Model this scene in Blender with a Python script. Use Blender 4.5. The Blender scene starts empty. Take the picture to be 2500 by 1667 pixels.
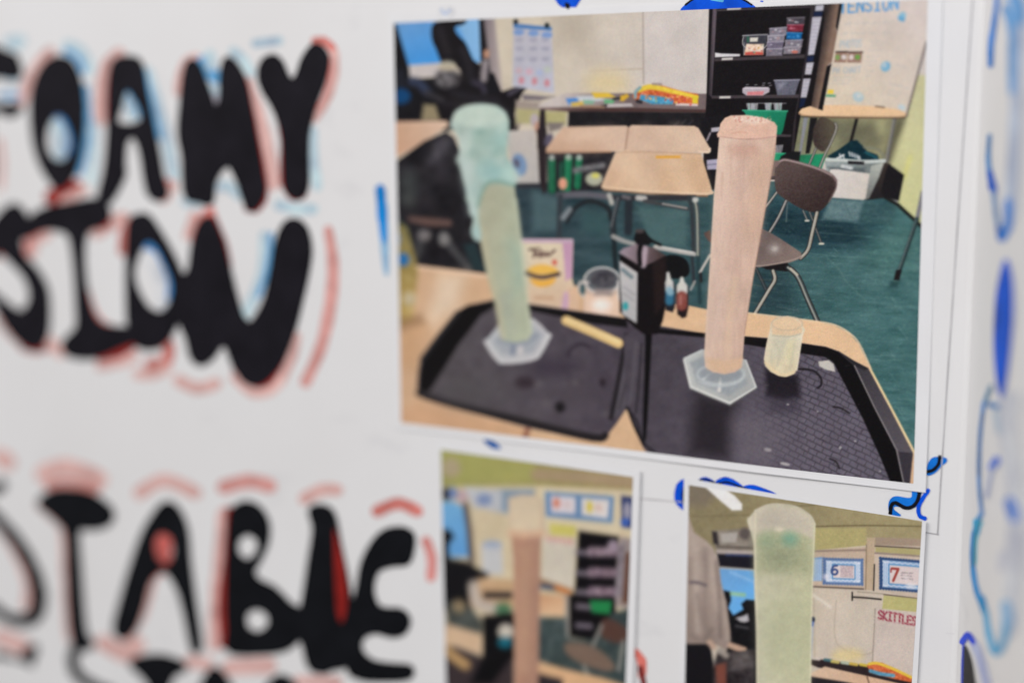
import bpy, math, random
import numpy as np
from mathutils import Matrix, Vector
from mathutils.geometry import tessellate_polygon

random.seed(7)
SC = bpy.context.scene
COL = SC.collection

# ------------------------------------------------------------------ camera, light, exposure
K = 0.46                      # metres from the camera to the board's plane
U_FOLD = -0.2006              # where the board folds, in units of K
Z0 = 0.62                     # height of the camera above the foot of the board
_R = np.array([6235., 508., -3472.]); _R /= np.linalg.norm(_R)          # along the board, seen from the camera
_D = np.array([150., (3472.**2 - 150*6235)/508., 3472.]); _D /= np.linalg.norm(_D)   # down the board
_N = np.cross(_R, _D)
CAM_POS = np.array([-U_FOLD*K, -K, Z0])
FOCAL = 3472.0                # focal length in pixels of the 2500 px wide photograph (a 50 mm lens)

cam_d = bpy.data.cameras.new('camera')
cam = bpy.data.objects.new('camera', cam_d)
COL.objects.link(cam)
SC.camera = cam
cam_d.sensor_width = 36.0
cam_d.lens = 50.0
cam_d.clip_start = 0.01
cam_d.clip_end = 50.0
_cx = Vector((_R[0], _N[0], -_D[0]))
_cy = Vector((_R[1], _N[1], -_D[1])) * -1
_cz = Vector((_R[2], _N[2], -_D[2])) * -1
_m = Matrix((_cx, _cy, _cz)).transposed().to_4x4()
_m.translation = Vector(CAM_POS)
cam.matrix_world = _m
cam_d.dof.use_dof = True
cam_d.dof.focus_distance = 1.038*K
cam_d.dof.aperture_fstop = 2.3
cam_d.dof.aperture_blades = 0

world = bpy.data.worlds.new('World')
SC.world = world
world.use_nodes = True
world.node_tree.nodes['Background'].inputs[0].default_value = (0.95, 0.97, 1.0, 1)
world.node_tree.nodes['Background'].inputs[1].default_value = 0.28


def area(name, loc, target, size, power, color):
    d = bpy.data.lights.new(name, 'AREA')
    d.shape = 'RECTANGLE'
    d.size, d.size_y = size
    d.energy = power
    d.color = color
    o = bpy.data.objects.new(name, d)
    COL.objects.link(o)
    o.location = loc
    o.rotation_euler = (Vector(target) - Vector(loc)).to_track_quat('-Z', 'Y').to_euler()
    return o


area('ceiling_lamp', (-2.5, -2.6, 2.1), (-0.1, 0, 0.5), (2.0, 1.0), 66.0, (1.0, 0.95, 0.915))
area('ceiling_lamp', (0.05, -1.2, 1.5), (0.05, 0, 0.5), (0.9, 0.5), 8.9, (0.97, 0.97, 1.0))

SC.view_settings.view_transform = 'Standard'
SC.view_settings.look = 'None'
SC.view_settings.exposure = 0.0
SC.view_settings.gamma = 1.0
GAIN = 0.85                  # display brightness of a surface of albedo 1 under these lamps


# ------------------------------------------------------------------ measuring: photograph pixel <-> board
def ray_dir(p):
    r = np.array([p[0]-1250., p[1]-833.5, FOCAL])
    return np.array([r @ _R, r @ _N, -(r @ _D)])       # x right, y into the board, z up


def on_board(p):
    d = ray_dir(p)
    t = -CAM_POS[1]/d[1]
    q = CAM_POS + d*t
    return q[0], q[2]


WING = math.radians(21)       # the side panel stands this far from the board's normal
W_DIR = np.array([math.sin(WING), -math.cos(WING), 0.])
W_NOR = np.array([-math.cos(WING), -math.sin(WING), 0.])


def on_wing(p):
    d = ray_dir(p)
    t = -(CAM_POS @ W_NOR)/(d @ W_NOR)
    q = CAM_POS + d*t
    return q @ W_DIR, q[2]


def to_px(x, z):
    """board coordinates (arrays) -> pixels of the photograph"""
    rx, ry, rz = x - CAM_POS[0], -CAM_POS[1], z - CAM_POS[2]
    cx = _R[0]*rx + _N[0]*ry - _D[0]*rz
    cy = _R[1]*rx + _N[1]*ry - _D[1]*rz
    cz = _R[2]*rx + _N[2]*ry - _D[2]*rz
    return 1250. + FOCAL*cx/cz, 833.5 + FOCAL*cy/cz


# enlargements that were measured: (x0, y0, scale)
FR = {'P': (0, 0, 1.), 'A': (900, 0, 3.92), 'B': (1300, 0, 4.704), 'C': (1700, 0, 3.92), 'D': (940, 240, 3.136),
      'E': (1300, 260, 3.136), 'F': (1700, 280, 3.1367), 'G': (940, 640, 3.136), 'H': (1500, 640, 2.614),
      'I': (1040, 1060, 2.583), 'J': (1620, 1120, 2.866), 'L': (0, 0, 2.613), 'M': (0, 500, 2.613),
      'N': (0, 1067, 2.138), 'R': (2200, 0, 1.568), 'S': (2100, 1000, 2.35)}


def px(fr, pts):
    x0, y0, s = FR[fr]
    return [(x0 + x/s, y0 + y/s) for x, y in pts]


def smooth_loop(pts, n=4):
    out = []
    m = len(pts)
    for i in range(m):
        p0, p1, p2, p3 = (np.array(pts[(i+k-1) % m], float) for k in range(4))
        for k in range(n):
            t = k/n
            out.append(tuple(0.5*((2*p1) + (p2-p0)*t + (2*p0-5*p1+4*p2-p3)*t*t + (3*p1-p0-3*p2+p3)*t**3)))
    return out


def smooth_line(pts, n=5):
    if len(pts) < 3:
        return list(pts)
    out = []
    m = len(pts)
    for i in range(m-1):
        p0, p1, p2, p3 = (np.array(pts[min(max(i+k-1, 0), m-1)], float) for k in range(4))
        for k in range(n):
            t = k/n
            out.append(tuple(0.5*((2*p1) + (p2-p0)*t + (2*p0-5*p1+4*p2-p3)*t*t + (3*p1-p0-3*p2+p3)*t**3)))
    out.append(tuple(pts[-1]))
    return out


# ------------------------------------------------------------------ materials
def nodes_of(name):
    m = bpy.data.materials.new(name)
    m.use_nodes = True
    nt = m.node_tree
    return m, nt, nt.nodes['Principled BSDF']


def s2l(c):
    c = np.asarray(c, float)/255.
    return np.where(c <= 0.04045, c/12.92, ((c+0.055)/1.055)**2.4)


def albedo(c):
    return tuple(np.clip(s2l(c)/GAIN, 0.004, 0.92)) + (1.,)


def noise(nt, scale, detail=3.0, rough=0.55, coord='Object', stretch=None):
    tc = nt.nodes.new('ShaderNodeTexCoord')
    n = nt.nodes.new('ShaderNodeTexNoise')
    n.inputs['Scale'].default_value = scale
    n.inputs['Detail'].default_value = detail
    n.inputs['Roughness'].default_value = rough
    if stretch:
        mp = nt.nodes.new('ShaderNodeMapping')
        mp.inputs['Scale'].default_value = stretch
        nt.links.new(tc.outputs[coord], mp.inputs[0])
        nt.links.new(mp.outputs[0], n.inputs['Vector'])
    else:
        nt.links.new(tc.outputs[coord], n.inputs['Vector'])
    return n


def ramp(nt, src, stops):
    r = nt.nodes.new('ShaderNodeValToRGB')
    els = r.color_ramp.elements
    els[0].position, els[0].color = stops[0]
    els[1].position, els[1].color = stops[-1]
    for p, c in stops[1:-1]:
        e = els.new(p)
        e.color = c
    nt.links.new(src, r.inputs[0])
    return r


def mult(nt, a, b, fac=1.0):
    x = nt.nodes.new('ShaderNodeMix')
    x.data_type = 'RGBA'
    x.blend_type = 'MULTIPLY'
    x.inputs[0].default_value = fac
    nt.links.new(a, x.inputs[6])
    nt.links.new(b, x.inputs[7])
    return x.outputs[2]


def bump(nt, bsdf, src, strength, dist):
    b = nt.nodes.new('ShaderNodeBump')
    b.inputs['Strength'].default_value = strength
    b.inputs['Distance'].default_value = dist
    nt.links.new(src, b.inputs['Height'])
    nt.links.new(b.outputs[0], bsdf.inputs['Normal'])


def mat_board():
    m, nt, b = nodes_of('white_board')
    big = noise(nt, 9.0, 3.0)
    r1 = ramp(nt, big.outputs[0], [(0.35, (0.795, 0.785, 0.78, 1)), (0.65, (0.825, 0.82, 0.82, 1))])
    smu = noise(nt, 22.0, 4.0, 0.6, stretch=(1.0, 1.0, 1.7))
    r2 = ramp(nt, smu.outputs[0], [(0.26, (0.90, 0.90, 0.91, 1)), (0.40, (1, 1, 1, 1))])
    nt.links.new(mult(nt, r1.outputs[0], r2.outputs[0]), b.inputs['Base Color'])
    b.inputs['Roughness'].default_value = 0.5
    b.inputs['Specular IOR Level'].default_value = 0.3
    f = noise(nt, 900.0, 2.0)
    wv = noise(nt, 13.0, 2.0, stretch=(1.6, 1.0, 0.7))
    b1 = nt.nodes.new('ShaderNodeBump')
    b1.inputs['Strength'].default_value = 0.35
    b1.inputs['Distance'].default_value = 0.003
    nt.links.new(wv.outputs[0], b1.inputs['Height'])
    bump(nt, b, f.outputs[0], 0.12, 0.0004)
    bn = [n for n in nt.nodes if n.type == 'BUMP' and n is not b1 and n.inputs['Distance'].default_value < 0.001][0]
    nt.links.new(b1.outputs[0], bn.inputs['Normal'])
    return m


def mat_paper():
    m, nt, b = nodes_of('photo_paper')
    n = noise(nt, 60.0, 3.0)
    r = ramp(nt, n.outputs[0], [(0.3, (0.805, 0.80, 0.805, 1)), (0.7, (0.83, 0.828, 0.835, 1))])
    nt.links.new(r.outputs[0], b.inputs['Base Color'])
    b.inputs['Roughness'].default_value = 0.55
    b.inputs['Specular IOR Level'].default_value = 0.25
    f = noise(nt, 1500.0, 2.0)
    bump(nt, b, f.outputs[0], 0.15, 0.0002)
    return m


def mat_print():
    m, nt, b = nodes_of('printed_ink_on_paper')
    a = nt.nodes.new('ShaderNodeAttribute')
    a.attribute_name = 'ink'
    g = noise(nt, 1900.0, 2.0, 0.7)
    r = ramp(nt, g.outputs[0], [(0.30, (0.94, 0.94, 0.945, 1)), (0.70, (1.05, 1.05, 1.045, 1))])
    nt.links.new(mult(nt, a.outputs['Color'], r.outputs[0]), b.inputs['Base Color'])
    b.inputs['Roughness'].default_value = 0.6
    b.inputs['Specular IOR Level'].default_value = 0.06
    f = noise(nt, 1500.0, 2.0)
    bump(nt, b, f.outputs[0], 0.12, 0.0002)
    return m


INK = {}


def ink(c, name='marker_ink', var=0.32):
    key = (tuple(c), name)
    if key in INK:
        return INK[key]
    m, nt, b = nodes_of(name)
    n = noise(nt, 70.0, 4.0, 0.65)
    a = np.array(albedo(c)[:3])
    dark = tuple(a*(1-var)) + (1,)
    light = tuple(np.clip(a*(1+var), 0, 0.9)) + (1,)
    r = ramp(nt, n.outputs[0], [(0.3, dark), (0.7, light)])
    nt.links.new(r.outputs[0], b.inputs['Base Color'])
    b.inputs['Roughness'].default_value = 0.5
    b.inputs['Specular IOR Level'].default_value = 0.06
    INK[key] = m
    return m


M_BOARD, M_PAPER, M_PRINT = mat_board(), mat_paper(), mat_print()
M_EDGE, _nt, _b = nodes_of('foam_core')
_n = noise(_nt, 300.0)
_r = ramp(_nt, _n.outputs[0], [(0.3, (0.62, 0.61, 0.6, 1)), (0.7, (0.75, 0.74, 0.73, 1))])
_nt.links.new(_r.outputs[0], _b.inputs['Base Color'])


# ------------------------------------------------------------------ objects
def link(name, me, parent=None, label=None):
    o = bpy.data.objects.new(name, me)
    COL.objects.link(o)
    if parent:
        o.parent = parent
    if label:
        o['label'] = label
    return o


def mesh(name, v, f, mat):
    me = bpy.data.meshes.new(name)
    me.from_pydata([tuple(p) for p in v], [], f)
    me.materials.append(mat)
    me.update()
    return me


def thing(name, label, cat, group=None):
    o = link(name, None)
    o['label'] = label
    o['category'] = cat
    if group:
        o['group'] = group
    return o


# ------------------------------------------------------------------ the folding board
board = thing('poster_board', 'white folding poster board with hand drawn black, red and blue marker lettering', 'poster board')


def slab(name, x0, x1, z0, z1, th, parent, place, bev=0.0012):
    """a panel whose face lies at depth 0 of its own (s, z) plane; place(s, depth, z) -> world"""
    prof = [(x0, bev), (x0+bev*0.3, bev*0.3), (x0+bev, 0), (x1-bev, 0), (x1-bev*0.3, bev*0.3), (x1, bev), (x1, th), (x0, th)]
    nz = 12
    v, f = [], []
    for k in range(nz+1):
        z = z0 + (z1-z0)*k/nz
        for s, d in prof:
            v.append(place(s, d, z))
    n = len(prof)
    for k in range(nz):
        for i in range(n):
            j = (i+1) % n
            f.append((k*n+i, k*n+j, (k+1)*n+j, (k+1)*n+i))
    f.append(tuple(range(n))[::-1])
    f.append(tuple(nz*n+i for i in range(n)))
    o = link(name, mesh(name, v, f, M_BOARD), parent)
    return o


def place_board(s, d, z):
    return (s, d, z)


def place_wing(s, d, z):
    q = W_DIR*s - W_NOR*d
    return (q[0], q[1], z)


centre = slab('centre_panel', -0.61, -0.0006, 0.0, 0.914, 0.0045, board, place_board)
wing = slab('side_panel', 0.0006, 0.305, 0.0, 0.914, 0.0045, board, place_wing)
centre['label'] = 'white centre panel covered in bubble lettering'
wing['label'] = 'white side panel folded towards the viewer with blue bubble shapes'
# the creased cover paper that hinges the two panels
v, f = [], []
for k in range(13):
    z = 0.914*k/12
    for i in range(7):
        a = i/6
        p0, p1, p2 = np.array([-0.0022, -0.00003]), np.array([0., 0.]), (W_DIR*0.0022 + W_NOR*0.00003)[:2]
        q = p0*(1-a)**2 + 2*p1*a*(1-a) + p2*a*a
        v.append((q[0], q[1], z))
for k in range(12):
    for i in range(6):
        f.append((k*7+i, k*7+i+1, (k+1)*7+i+1, (k+1)*7+i))
link('fold_crease', mesh('fold_crease', v, f, M_BOARD), board)

_lay = [0]


def flat_mesh(name, loops, mat, parent, where, lift, label=None):
    """ink on a panel: the first loop is the outline, the others are holes; loops in photograph pixels"""
    wing_side = where == 'wing'
    loops = [[(on_wing if wing_side else on_board)(p) for p in lp] for lp in loops]
    tri = tessellate_polygon([[Vector((a, b, 0)) for a, b in lp] for lp in loops])
    pts = [p for lp in loops for p in lp]
    pl = place_wing if wing_side else place_board
    v = [pl(a, -lift, b) for a, b in pts]
    me = mesh(name, v, [tuple(t) for t in tri], mat)
    return link(name, me, parent, label)


def next_lift(base):
    _lay[0] += 1
    return base + 0.0000012*_lay[0]


def grown(lp, g):
    """the loop pushed outwards by g pixels"""
    P = np.array(lp, float)
    area2 = np.sum(P[:, 0]*np.roll(P[:, 1], -1) - np.roll(P[:, 0], -1)*P[:, 1])
    T = np.roll(P, -1, 0) - np.roll(P, 1, 0)
    T /= np.maximum(np.linalg.norm(T, axis=1, keepdims=True), 1e-6)
    Nn = np.stack([T[:, 1], -T[:, 0]], 1)*(1 if area2 > 0 else -1)
    return [tuple(p) for p in P + Nn*g]


def letter(fr, outer, holes=(), color=(24, 22, 28), name='marker_letter', label=None, where='centre', base=0.00012, sm=True, n=4):
    loops = [px(fr, outer)] + [px(fr, h) for h in holes]
    if sm:
        loops = [smooth_loop(lp, n) for lp in loops]
    if name == 'marker_letter' and fr in 'LMN':
        loops = [grown(loops[0], 8.0)] + [grown(h, -5.0) for h in loops[1:]]
    return flat_mesh(name, loops, ink(color, 'marker_ink', 0.3 if sum(color) < 120 else 0.32), wing if where == 'wing' else centre, where,
                     next_lift(base), label)


def stroke_loop(pts, w):
    pts = smooth_line(pts, 5)
    P = np.array(pts, float)
    T = np.gradient(P, axis=0)
    T /= np.maximum(np.linalg.norm(T, axis=1, keepdims=True), 1e-6)
    Nn = np.stack([-T[:, 1], T[:, 0]], 1)
    n = len(P)
    ws = np.interp(np.linspace(0, 1, n), np.linspace(0, 1, len(w)), w) if hasattr(w, '__len__') else np.full(n, float(w))
    ws = ws*(1 + 0.05*np.sin(np.arange(n)*1.7))
    a = [tuple(P[i] + Nn[i]*ws[i]/2) for i in range(n)]
    b = [tuple(P[i] - Nn[i]*ws[i]/2) for i in range(n)]
    cap1, cap0 = [], []
    for k in range(1, 5):
        th = math.pi*k/5
        cap1.append(tuple(P[-1] + (Nn[-1]*math.cos(th) + T[-1]*math.sin(th))*ws[-1]/2))
        cap0.append(tuple(P[0] + (-Nn[0]*math.cos(th) - T[0]*math.sin(th))*ws[0]/2))
    return a + cap1 + b[::-1] + cap0


def stroke(fr, pts, w, color, where='centre', base=0.00004, name='marker_stroke', label=None):
    s = FR[fr][2]
    w = [q/s for q in w] if hasattr(w, '__len__') else w/s
    return flat_mesh(name, [stroke_loop(px(fr, pts), w)], ink(color, name.split('_')[0] + '_ink'), wing if where == 'wing' else centre, where,
                     next_lift(base), label)


PR, RED, DR = (214, 166, 160), (198, 118, 110), (150, 48, 42)
PB, BLU, CY = (178, 198, 220), (96, 156, 200), (60, 130, 190)

# red and blue halos (under the black)
for fr, pts, w, c in [
    ('L', [(320, 335), (250, 410), (180, 530), (140, 650)], 75, PR), ('L', [(300, 400), (240, 500), (215, 600)], 40, RED),
    ('L', [(0, 900), (15, 1050), (5, 1200)], 40, PR),
    ('L', [(760, 345), (680, 430), (645, 600), (640, 770)], 85, PR), ('L', [(745, 390), (705, 480), (690, 640), (690, 760)], 40, DR),
    ('L', [(1250, 370), (1190, 400), (1150, 500), (1140, 590)], 65, PR), ('L', [(1230, 390), (1180, 480), (1165, 600)], 40, DR),
    ('L', [(1550, 500), (1640, 720), (1700, 940), (1740, 1170)], 100, PR), ('L', [(1560, 520), (1620, 800), (1690, 1200), (1640, 1330), (1580, 1330)], 50, DR),
    ('L', [(1690, 580), (1770, 720), (1810, 900), (1810, 1150), (1870, 1260), (1940, 1240)], 50, DR),
    ('L', [(2010, 265), (2070, 265), (2130, 330), (2125, 450), (2090, 600), (2020, 740)], 55, RED), ('L', [(2140, 340), (2140, 480), (2090, 640), (2010, 760)], 50, PR),
    ('L', [(1000, 1250), (1050, 1270), (1080, 1160)], 55, RED), ('L', [(1060, 1270), (1110, 1180)], 50, PR),
    ('L', [(480, 1200), (420, 1220), (330, 1260)], 110, DR), ('L', [(540, 1210), (400, 1290)], 60, PR),
    ('L', [(60, 270), (130, 260)], 80, PB), ('L', [(60, 290), (120, 310)], 45, PB),
    ('L', [(430, 290), (510, 320), (560, 400), (575, 450)], 70, PB), ('L', [(420, 330), (500, 380), (530, 460)], 40, BLU),
    ('L', [(545, 560), (560, 780), (540, 960), (510, 1100)], 50, BLU), ('L', [(600, 800), (600, 1000), (580, 1160)], 60, PB),
    ('L', [(940, 460), (1000, 650), (1060, 880), (1110, 1120)], 75, PB), ('L', [(920, 450), (970, 650), (1020, 880)], 35, BLU),
    ('L', [(1300, 400), (1350, 470), (1400, 500)], 95, BLU), ('L', [(1340, 350), (1350, 420)], 70, PB), ('L', [(1320, 560), (1390, 590)], 60, PB),
    ('L', [(1490, 330), (1550, 380), (1600, 470)], 65, PB), ('L', [(1630, 280), (1780, 262)], 60, PB),
    ('L', [(1995, 840), (2000, 1000), (2025, 1190)], 70, PB), ('L', [(1780, 1310), (1900, 1335), (2000, 1335)], 75, PB), ('L', [(1380, 1250), (1440, 1180), (1530, 1250)], 70, PB),
    ('L', [(1180, 1290), (1260, 1300)], 60, PB), ('L', [(0, 480), (100, 520)], 55, PB), ('L', [(0, 610), (110, 615)], 40, BLU),
    ('M', [(0, 320), (20, 180), (60, 30)], 50, RED), ('M', [(200, 300), (210, 220), (290, 190)], 90, PR), ('M', [(180, 300), (190, 220), (260, 180)], 40, RED),
    ('M', [(620, 170), (720, 110), (790, 90)], 100, PR), ('M', [(640, 140), (690, 120)], 50, DR), ('M', [(780, 300), (790, 180), (850, 90)], 55, RED),
    ('M', [(550, 560), (590, 680), (650, 760), (720, 790)], 55, RED), ('M', [(1240, 230), (1290, 90), (1350, 40)], 60, RED), ('M', [(1190, 200), (1240, 60)], 50, PR),
    ('M', [(1360, 80), (1430, 250), (1460, 400)], 45, DR), ('M', [(0, 720), (80, 830), (200, 920), (290, 910)], 60, PR), ('M', [(150, 910), (260, 925), (300, 890)], 45, DR), ('M', [(310, 870), (390, 940)], 80, PR),
    ('M', [(640, 980), (760, 950), (850, 890)], 60, DR), ('M', [(640, 1030), (800, 1000), (860, 960)], 60, PR), ('M', [(950, 910), (1030, 890), (1080, 840)], 50, DR),
    ('M', [(960, 1020), (1060, 1000), (1080, 900)], 80, RED), ('M', [(880, 1080), (980, 1080), (1070, 1040)], 70, PR), ('M', [(1140, 1120), (1260, 1170), (1380, 1140)], 80, PR),
    ('M', [(1500, 1030), (1580, 1130), (1660, 1160), (1760, 1090), (1850, 920)], 50, DR), ('M', [(1500, 1100), (1620, 1200), (1760, 1160), (1860, 980), (1890, 840)], 65, PR),
    ('M', [(2095, 160), (2125, 380), (2110, 620), (2050, 900), (1950, 1130)], [60, 80, 85, 80, 75], (205, 148, 142)),
    ('M', [(1690, 200), (1680, 400), (1640, 540), (1570, 690)], 75, PB), ('M', [(1730, 190), (1710, 400), (1650, 580)], 35, BLU),
    ('N', [(0, 100), (40, 130)], 90, PR), ('N', [(230, 190), (350, 160), (520, 220)], 100, PR), ('N', [(250, 255), (350, 240), (510, 275)], 40, (206, 138, 130)),
    ('N', [(730, 290), (860, 225), (1020, 290)], 75, PR), ('N', [(1170, 260), (1300, 230), (1410, 255)], 80, (208, 148, 142)), ('N', [(1590, 320), (1680, 275), (1760, 275)], 70, PR),
    ('N', [(1970, 385), (2080, 345), (2180, 385)], 65, (200, 120, 112)), ('N', [(2225, 540), (2255, 630), (2250, 730)], 55, (205, 135, 130)),
    ('N', [(340, 480), (350, 700), (360, 900), (370, 1040)], 60, PR), ('N', [(365, 500), (375, 760), (385, 960)], 35, DR),
    ('N', [(1170, 400), (1150, 650), (1130, 850), (1120, 1080)], 75, PR), ('N', [(1200, 380), (1190, 600), (1160, 850), (1170, 1080)], 50, DR),
    ('N', [(740, 900), (800, 720), (860, 690)], 55, RED), ('N', [(660, 1050), (740, 900), (780, 760)], 70, PR), ('N', [(670, 1030), (730, 900)], 45, DR), ('N', [(540, 1070), (660, 1130), (720, 1080)], 90, PR),
    ('N', [(10, 470), (90, 600), (150, 760), (140, 880)], 55, PR), ('N', [(150, 640), (190, 800), (170, 930)], 40, DR), ('N', [(0, 1040), (120, 1090)], 90, PR),
    ('N', [(990, 1170), (1080, 1180)], 70, PR), ('N', [(1200, 1200), (1400, 1190)], 90, PR), ('N', [(1560, 1270), (1760, 1275)], 60, PR),
    ('N', [(210, 350), (300, 430), (350, 480)], 50, PR),
    ('L', [(372, 800), (390, 900), (385, 985)], 90, PB), ('L', [(385, 735), (440, 820), (462, 920), (440, 990)], 46, CY), ('L', [(345, 745), (390, 730)], 40, (90, 120, 165)),
    ('L', [(825, 640), (845, 730)], 80, PB), ('L', [(820, 580), (870, 650), (900, 740)], 44, BLU), ('L', [(1360, 620), (1395, 660)], 50, (170, 165, 175)),
    ('M', [(930, 290), (1000, 420), (1040, 560), (1050, 640)], 70, (205, 212, 224)), ('M', [(930, 262), (1000, 290), (1060, 400), (1090, 500), (1085, 590)], 44, CY),
    ('I', [(1322, 1365), (1362, 1430), (1362, 1520)], [40, 60, 50], (214, 110, 100)), ('I', [(1352, 1470), (1374, 1568), (1380, 1640)], 36, (110, 40, 40)),
]:
    w = [q*0.97 for q in w] if hasattr(w, '__len__') else w*0.97
    stroke(fr, pts, w, c)

BK = (25, 23, 29)
letter('L', [(-200, 340), (60, 350), (110, 400), (125, 460), (95, 492), (-60, 490), (-60, 665), (110, 680), (118, 705), (60, 735), (-60, 720), (-60, 1180), (-200, 1180)], color=BK)
letter('L', [(385, 375), (450, 400), (500, 500), (525, 650), (525, 800), (510, 950), (475, 1090), (430, 1160), (380, 1195), (330, 1150), (270, 1050), (225, 900), (210, 700), (225, 560), (270, 450), (330, 390)],
       [[(365, 720), (420, 750), (460, 830), (478, 920), (455, 990), (395, 1040), (330, 1015), (290, 930), (295, 830), (325, 760)]], BK)
letter('L', [(745, 395), (800, 375), (870, 385), (905, 440), (930, 600), (965, 780), (1000, 950), (1030, 1120), (1060, 1230), (1020, 1270), (960, 1240), (935, 1150), (905, 960), (860, 870), (800, 900), (785, 1050), (790, 1110), (740, 1220), (690, 1290), (650, 1290), (640, 1250), (680, 1080), (700, 850), (705, 600), (720, 450)],
       [[(820, 570), (860, 620), (905, 710), (905, 770), (850, 800), (780, 800), (745, 770), (770, 680), (790, 600)]], BK)
letter('L', [(1225, 395), (1270, 430), (1320, 560), (1370, 690), (1415, 640), (1420, 480), (1445, 385), (1490, 400), (1550, 500), (1590, 680), (1630, 900), (1665, 1100), (1680, 1220), (1640, 1310), (1590, 1330), (1560, 1260), (1510, 1120), (1460, 1050), (1400, 1090), (1360, 1180), (1345, 1290), (1270, 1280), (1190, 1240), (1175, 1000), (1150, 850), (1165, 650), (1190, 450)], color=BK)
letter('L', [(1680, 400), (1740, 365), (1790, 400), (1830, 490), (1870, 520), (1905, 480), (1940, 380), (2000, 300), (2050, 310), (2085, 380), (2060, 520), (2000, 680), (1960, 850), (1955, 1000), (1955, 1180), (1920, 1250), (1870, 1250), (1830, 1190), (1820, 1000), (1810, 850), (1760, 700), (1690, 580), (1660, 490)], color=BK)
letter('M', [(-60, 330), (-80, 200), (-20, 100), (50, 25), (110, 12), (165, 80), (190, 150), (160, 200), (120, 215), (150, 330), (230, 420), (290, 530), (305, 650), (300, 800), (270, 880), (220, 908), (150, 880), (70, 800), (10, 700), (-60, 560), (-20, 590), (60, 650), (130, 690), (185, 650), (205, 570), (170, 460), (90, 370), (0, 290)], color=BK)
letter('M', [(170, 150), (210, 80), (300, 30), (450, 0), (620, -25), (680, 20), (690, 70), (650, 120), (560, 160), (530, 250), (530, 400), (550, 560), (590, 700), (650, 770), (740, 790), (850, 800), (850, 860), (760, 900), (650, 950), (560, 970), (450, 955), (410, 900), (440, 850), (500, 780), (500, 640), (490, 450), (470, 270), (440, 180), (360, 150), (280, 150), (210, 180), (175, 195)], color=BK)
letter('M', [(840, 100), (900, 70), (950, 85), (1010, 170), (1080, 290), (1140, 420), (1160, 550), (1140, 700), (1080, 830), (1020, 890), (940, 910), (870, 880), (830, 780), (820, 600), (820, 400), (825, 200)],
       [[(940, 230), (1000, 260), (1060, 370), (1105, 480), (1105, 580), (1070, 660), (1020, 690), (950, 660), (890, 570), (855, 470), (860, 380), (900, 280)]], BK)
letter('M', [(1330, 90), (1370, 130), (1420, 260), (1460, 420), (1500, 580), (1540, 710), (1590, 760), (1640, 720), (1700, 600), (1740, 420), (1770, 250), (1820, 130), (1890, 105), (1950, 160), (1975, 280), (1960, 420), (1920, 600), (1870, 800), (1800, 980), (1720, 1090), (1640, 1140), (1560, 1110), (1490, 1000), (1450, 900), (1400, 900), (1360, 960), (1290, 1010), (1230, 970), (1200, 850), (1150, 720), (1140, 480), (1210, 430), (1240, 250), (1280, 130)], color=BK)
BK2 = (17, 18, 22)
stroke('N', [(-90, 260), (-20, 270), (10, 245)], 60, BK2, base=0.00012, name='marker_letter')
stroke('N', [(-60, 380), (0, 440), (100, 560), (175, 700), (205, 830), (180, 930), (110, 955), (40, 940), (-40, 880)], [60, 64, 70, 76, 84, 84, 68, 58, 54], BK2, base=0.00012, name='marker_letter')
letter('N', [(210, 340), (270, 290), (360, 280), (470, 300), (550, 350), (585, 400), (560, 450), (490, 470), (420, 470), (402, 500), (414, 700), (438, 1000), (478, 1075), (440, 1100), (388, 1060), (366, 800), (356, 520), (325, 450), (260, 390)], color=BK2)
stroke('N', [(405, 1080), (380, 1150), (400, 1230), (480, 1290), (580, 1330)], 60, BK2, base=0.00012, name='marker_letter')
letter('N', [(800, 420), (860, 350), (920, 370), (970, 480), (985, 650), (1010, 850), (1035, 1020), (1040, 1100), (1010, 1100), (975, 930), (940, 800), (880, 700), (830, 690), (770, 760), (740, 880), (700, 990), (650, 1040), (605, 1000), (640, 850), (690, 680), (750, 510)],
       [[(850, 490), (900, 520), (915, 600), (880, 670), (820, 640), (800, 570), (815, 510)]], BK2)
letter('N', [(840, 480), (895, 510), (895, 600), (880, 690), (810, 650), (790, 570)], color=(190, 96, 90), name='marker_stroke', base=0.00003)
letter('N', [(790, 640), (890, 665), (880, 690), (800, 700), (770, 600), (800, 500)], color=DR, name='marker_stroke', base=0.00005)
letter('N', [(1220, 380), (1280, 345), (1350, 370), (1395, 450), (1390, 550), (1350, 640), (1320, 700), (1350, 750), (1430, 790), (1510, 870), (1560, 910), (1560, 1030), (1490, 1100), (1350, 1120), (1200, 1110), (1195, 1000), (1190, 850), (1195, 650), (1205, 450)],
       [[(1290, 500), (1345, 530), (1350, 590), (1300, 640), (1245, 610), (1240, 540)], [(1340, 890), (1400, 920), (1405, 980), (1350, 1020), (1290, 990), (1285, 920)]], BK2)
letter('N', [(1625, 380), (1690, 365), (1740, 410), (1770, 560), (1810, 750), (1830, 900), (1830, 1050), (1800, 1180), (1740, 1200), (1680, 1220), (1620, 1190), (1590, 1080), (1560, 1000), (1590, 850), (1620, 650), (1645, 480)], color=BK2)
letter('N', [(1748, 480), (1776, 570), (1808, 720), (1812, 860), (1790, 960), (1764, 920), (1752, 750)], color=(138, 34, 30), name='marker_stroke', base=0.0002)
letter('N', [(1960, 540), (2020, 490), (2100, 480), (2150, 510), (2150, 580), (2125, 650), (2050, 660), (1970, 690), (1940, 780), (1960, 870), (2010, 900), (2090, 905), (2130, 950), (2110, 1010), (2050, 1030), (1960, 1010), (1890, 1040), (1880, 1110), (1940, 1170), (2040, 1190), (2140, 1200), (2130, 1250), (1990, 1260), (1880, 1250), (1820, 1190), (1835, 950), (1870, 800), (1900, 650)], color=BK2)
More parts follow.
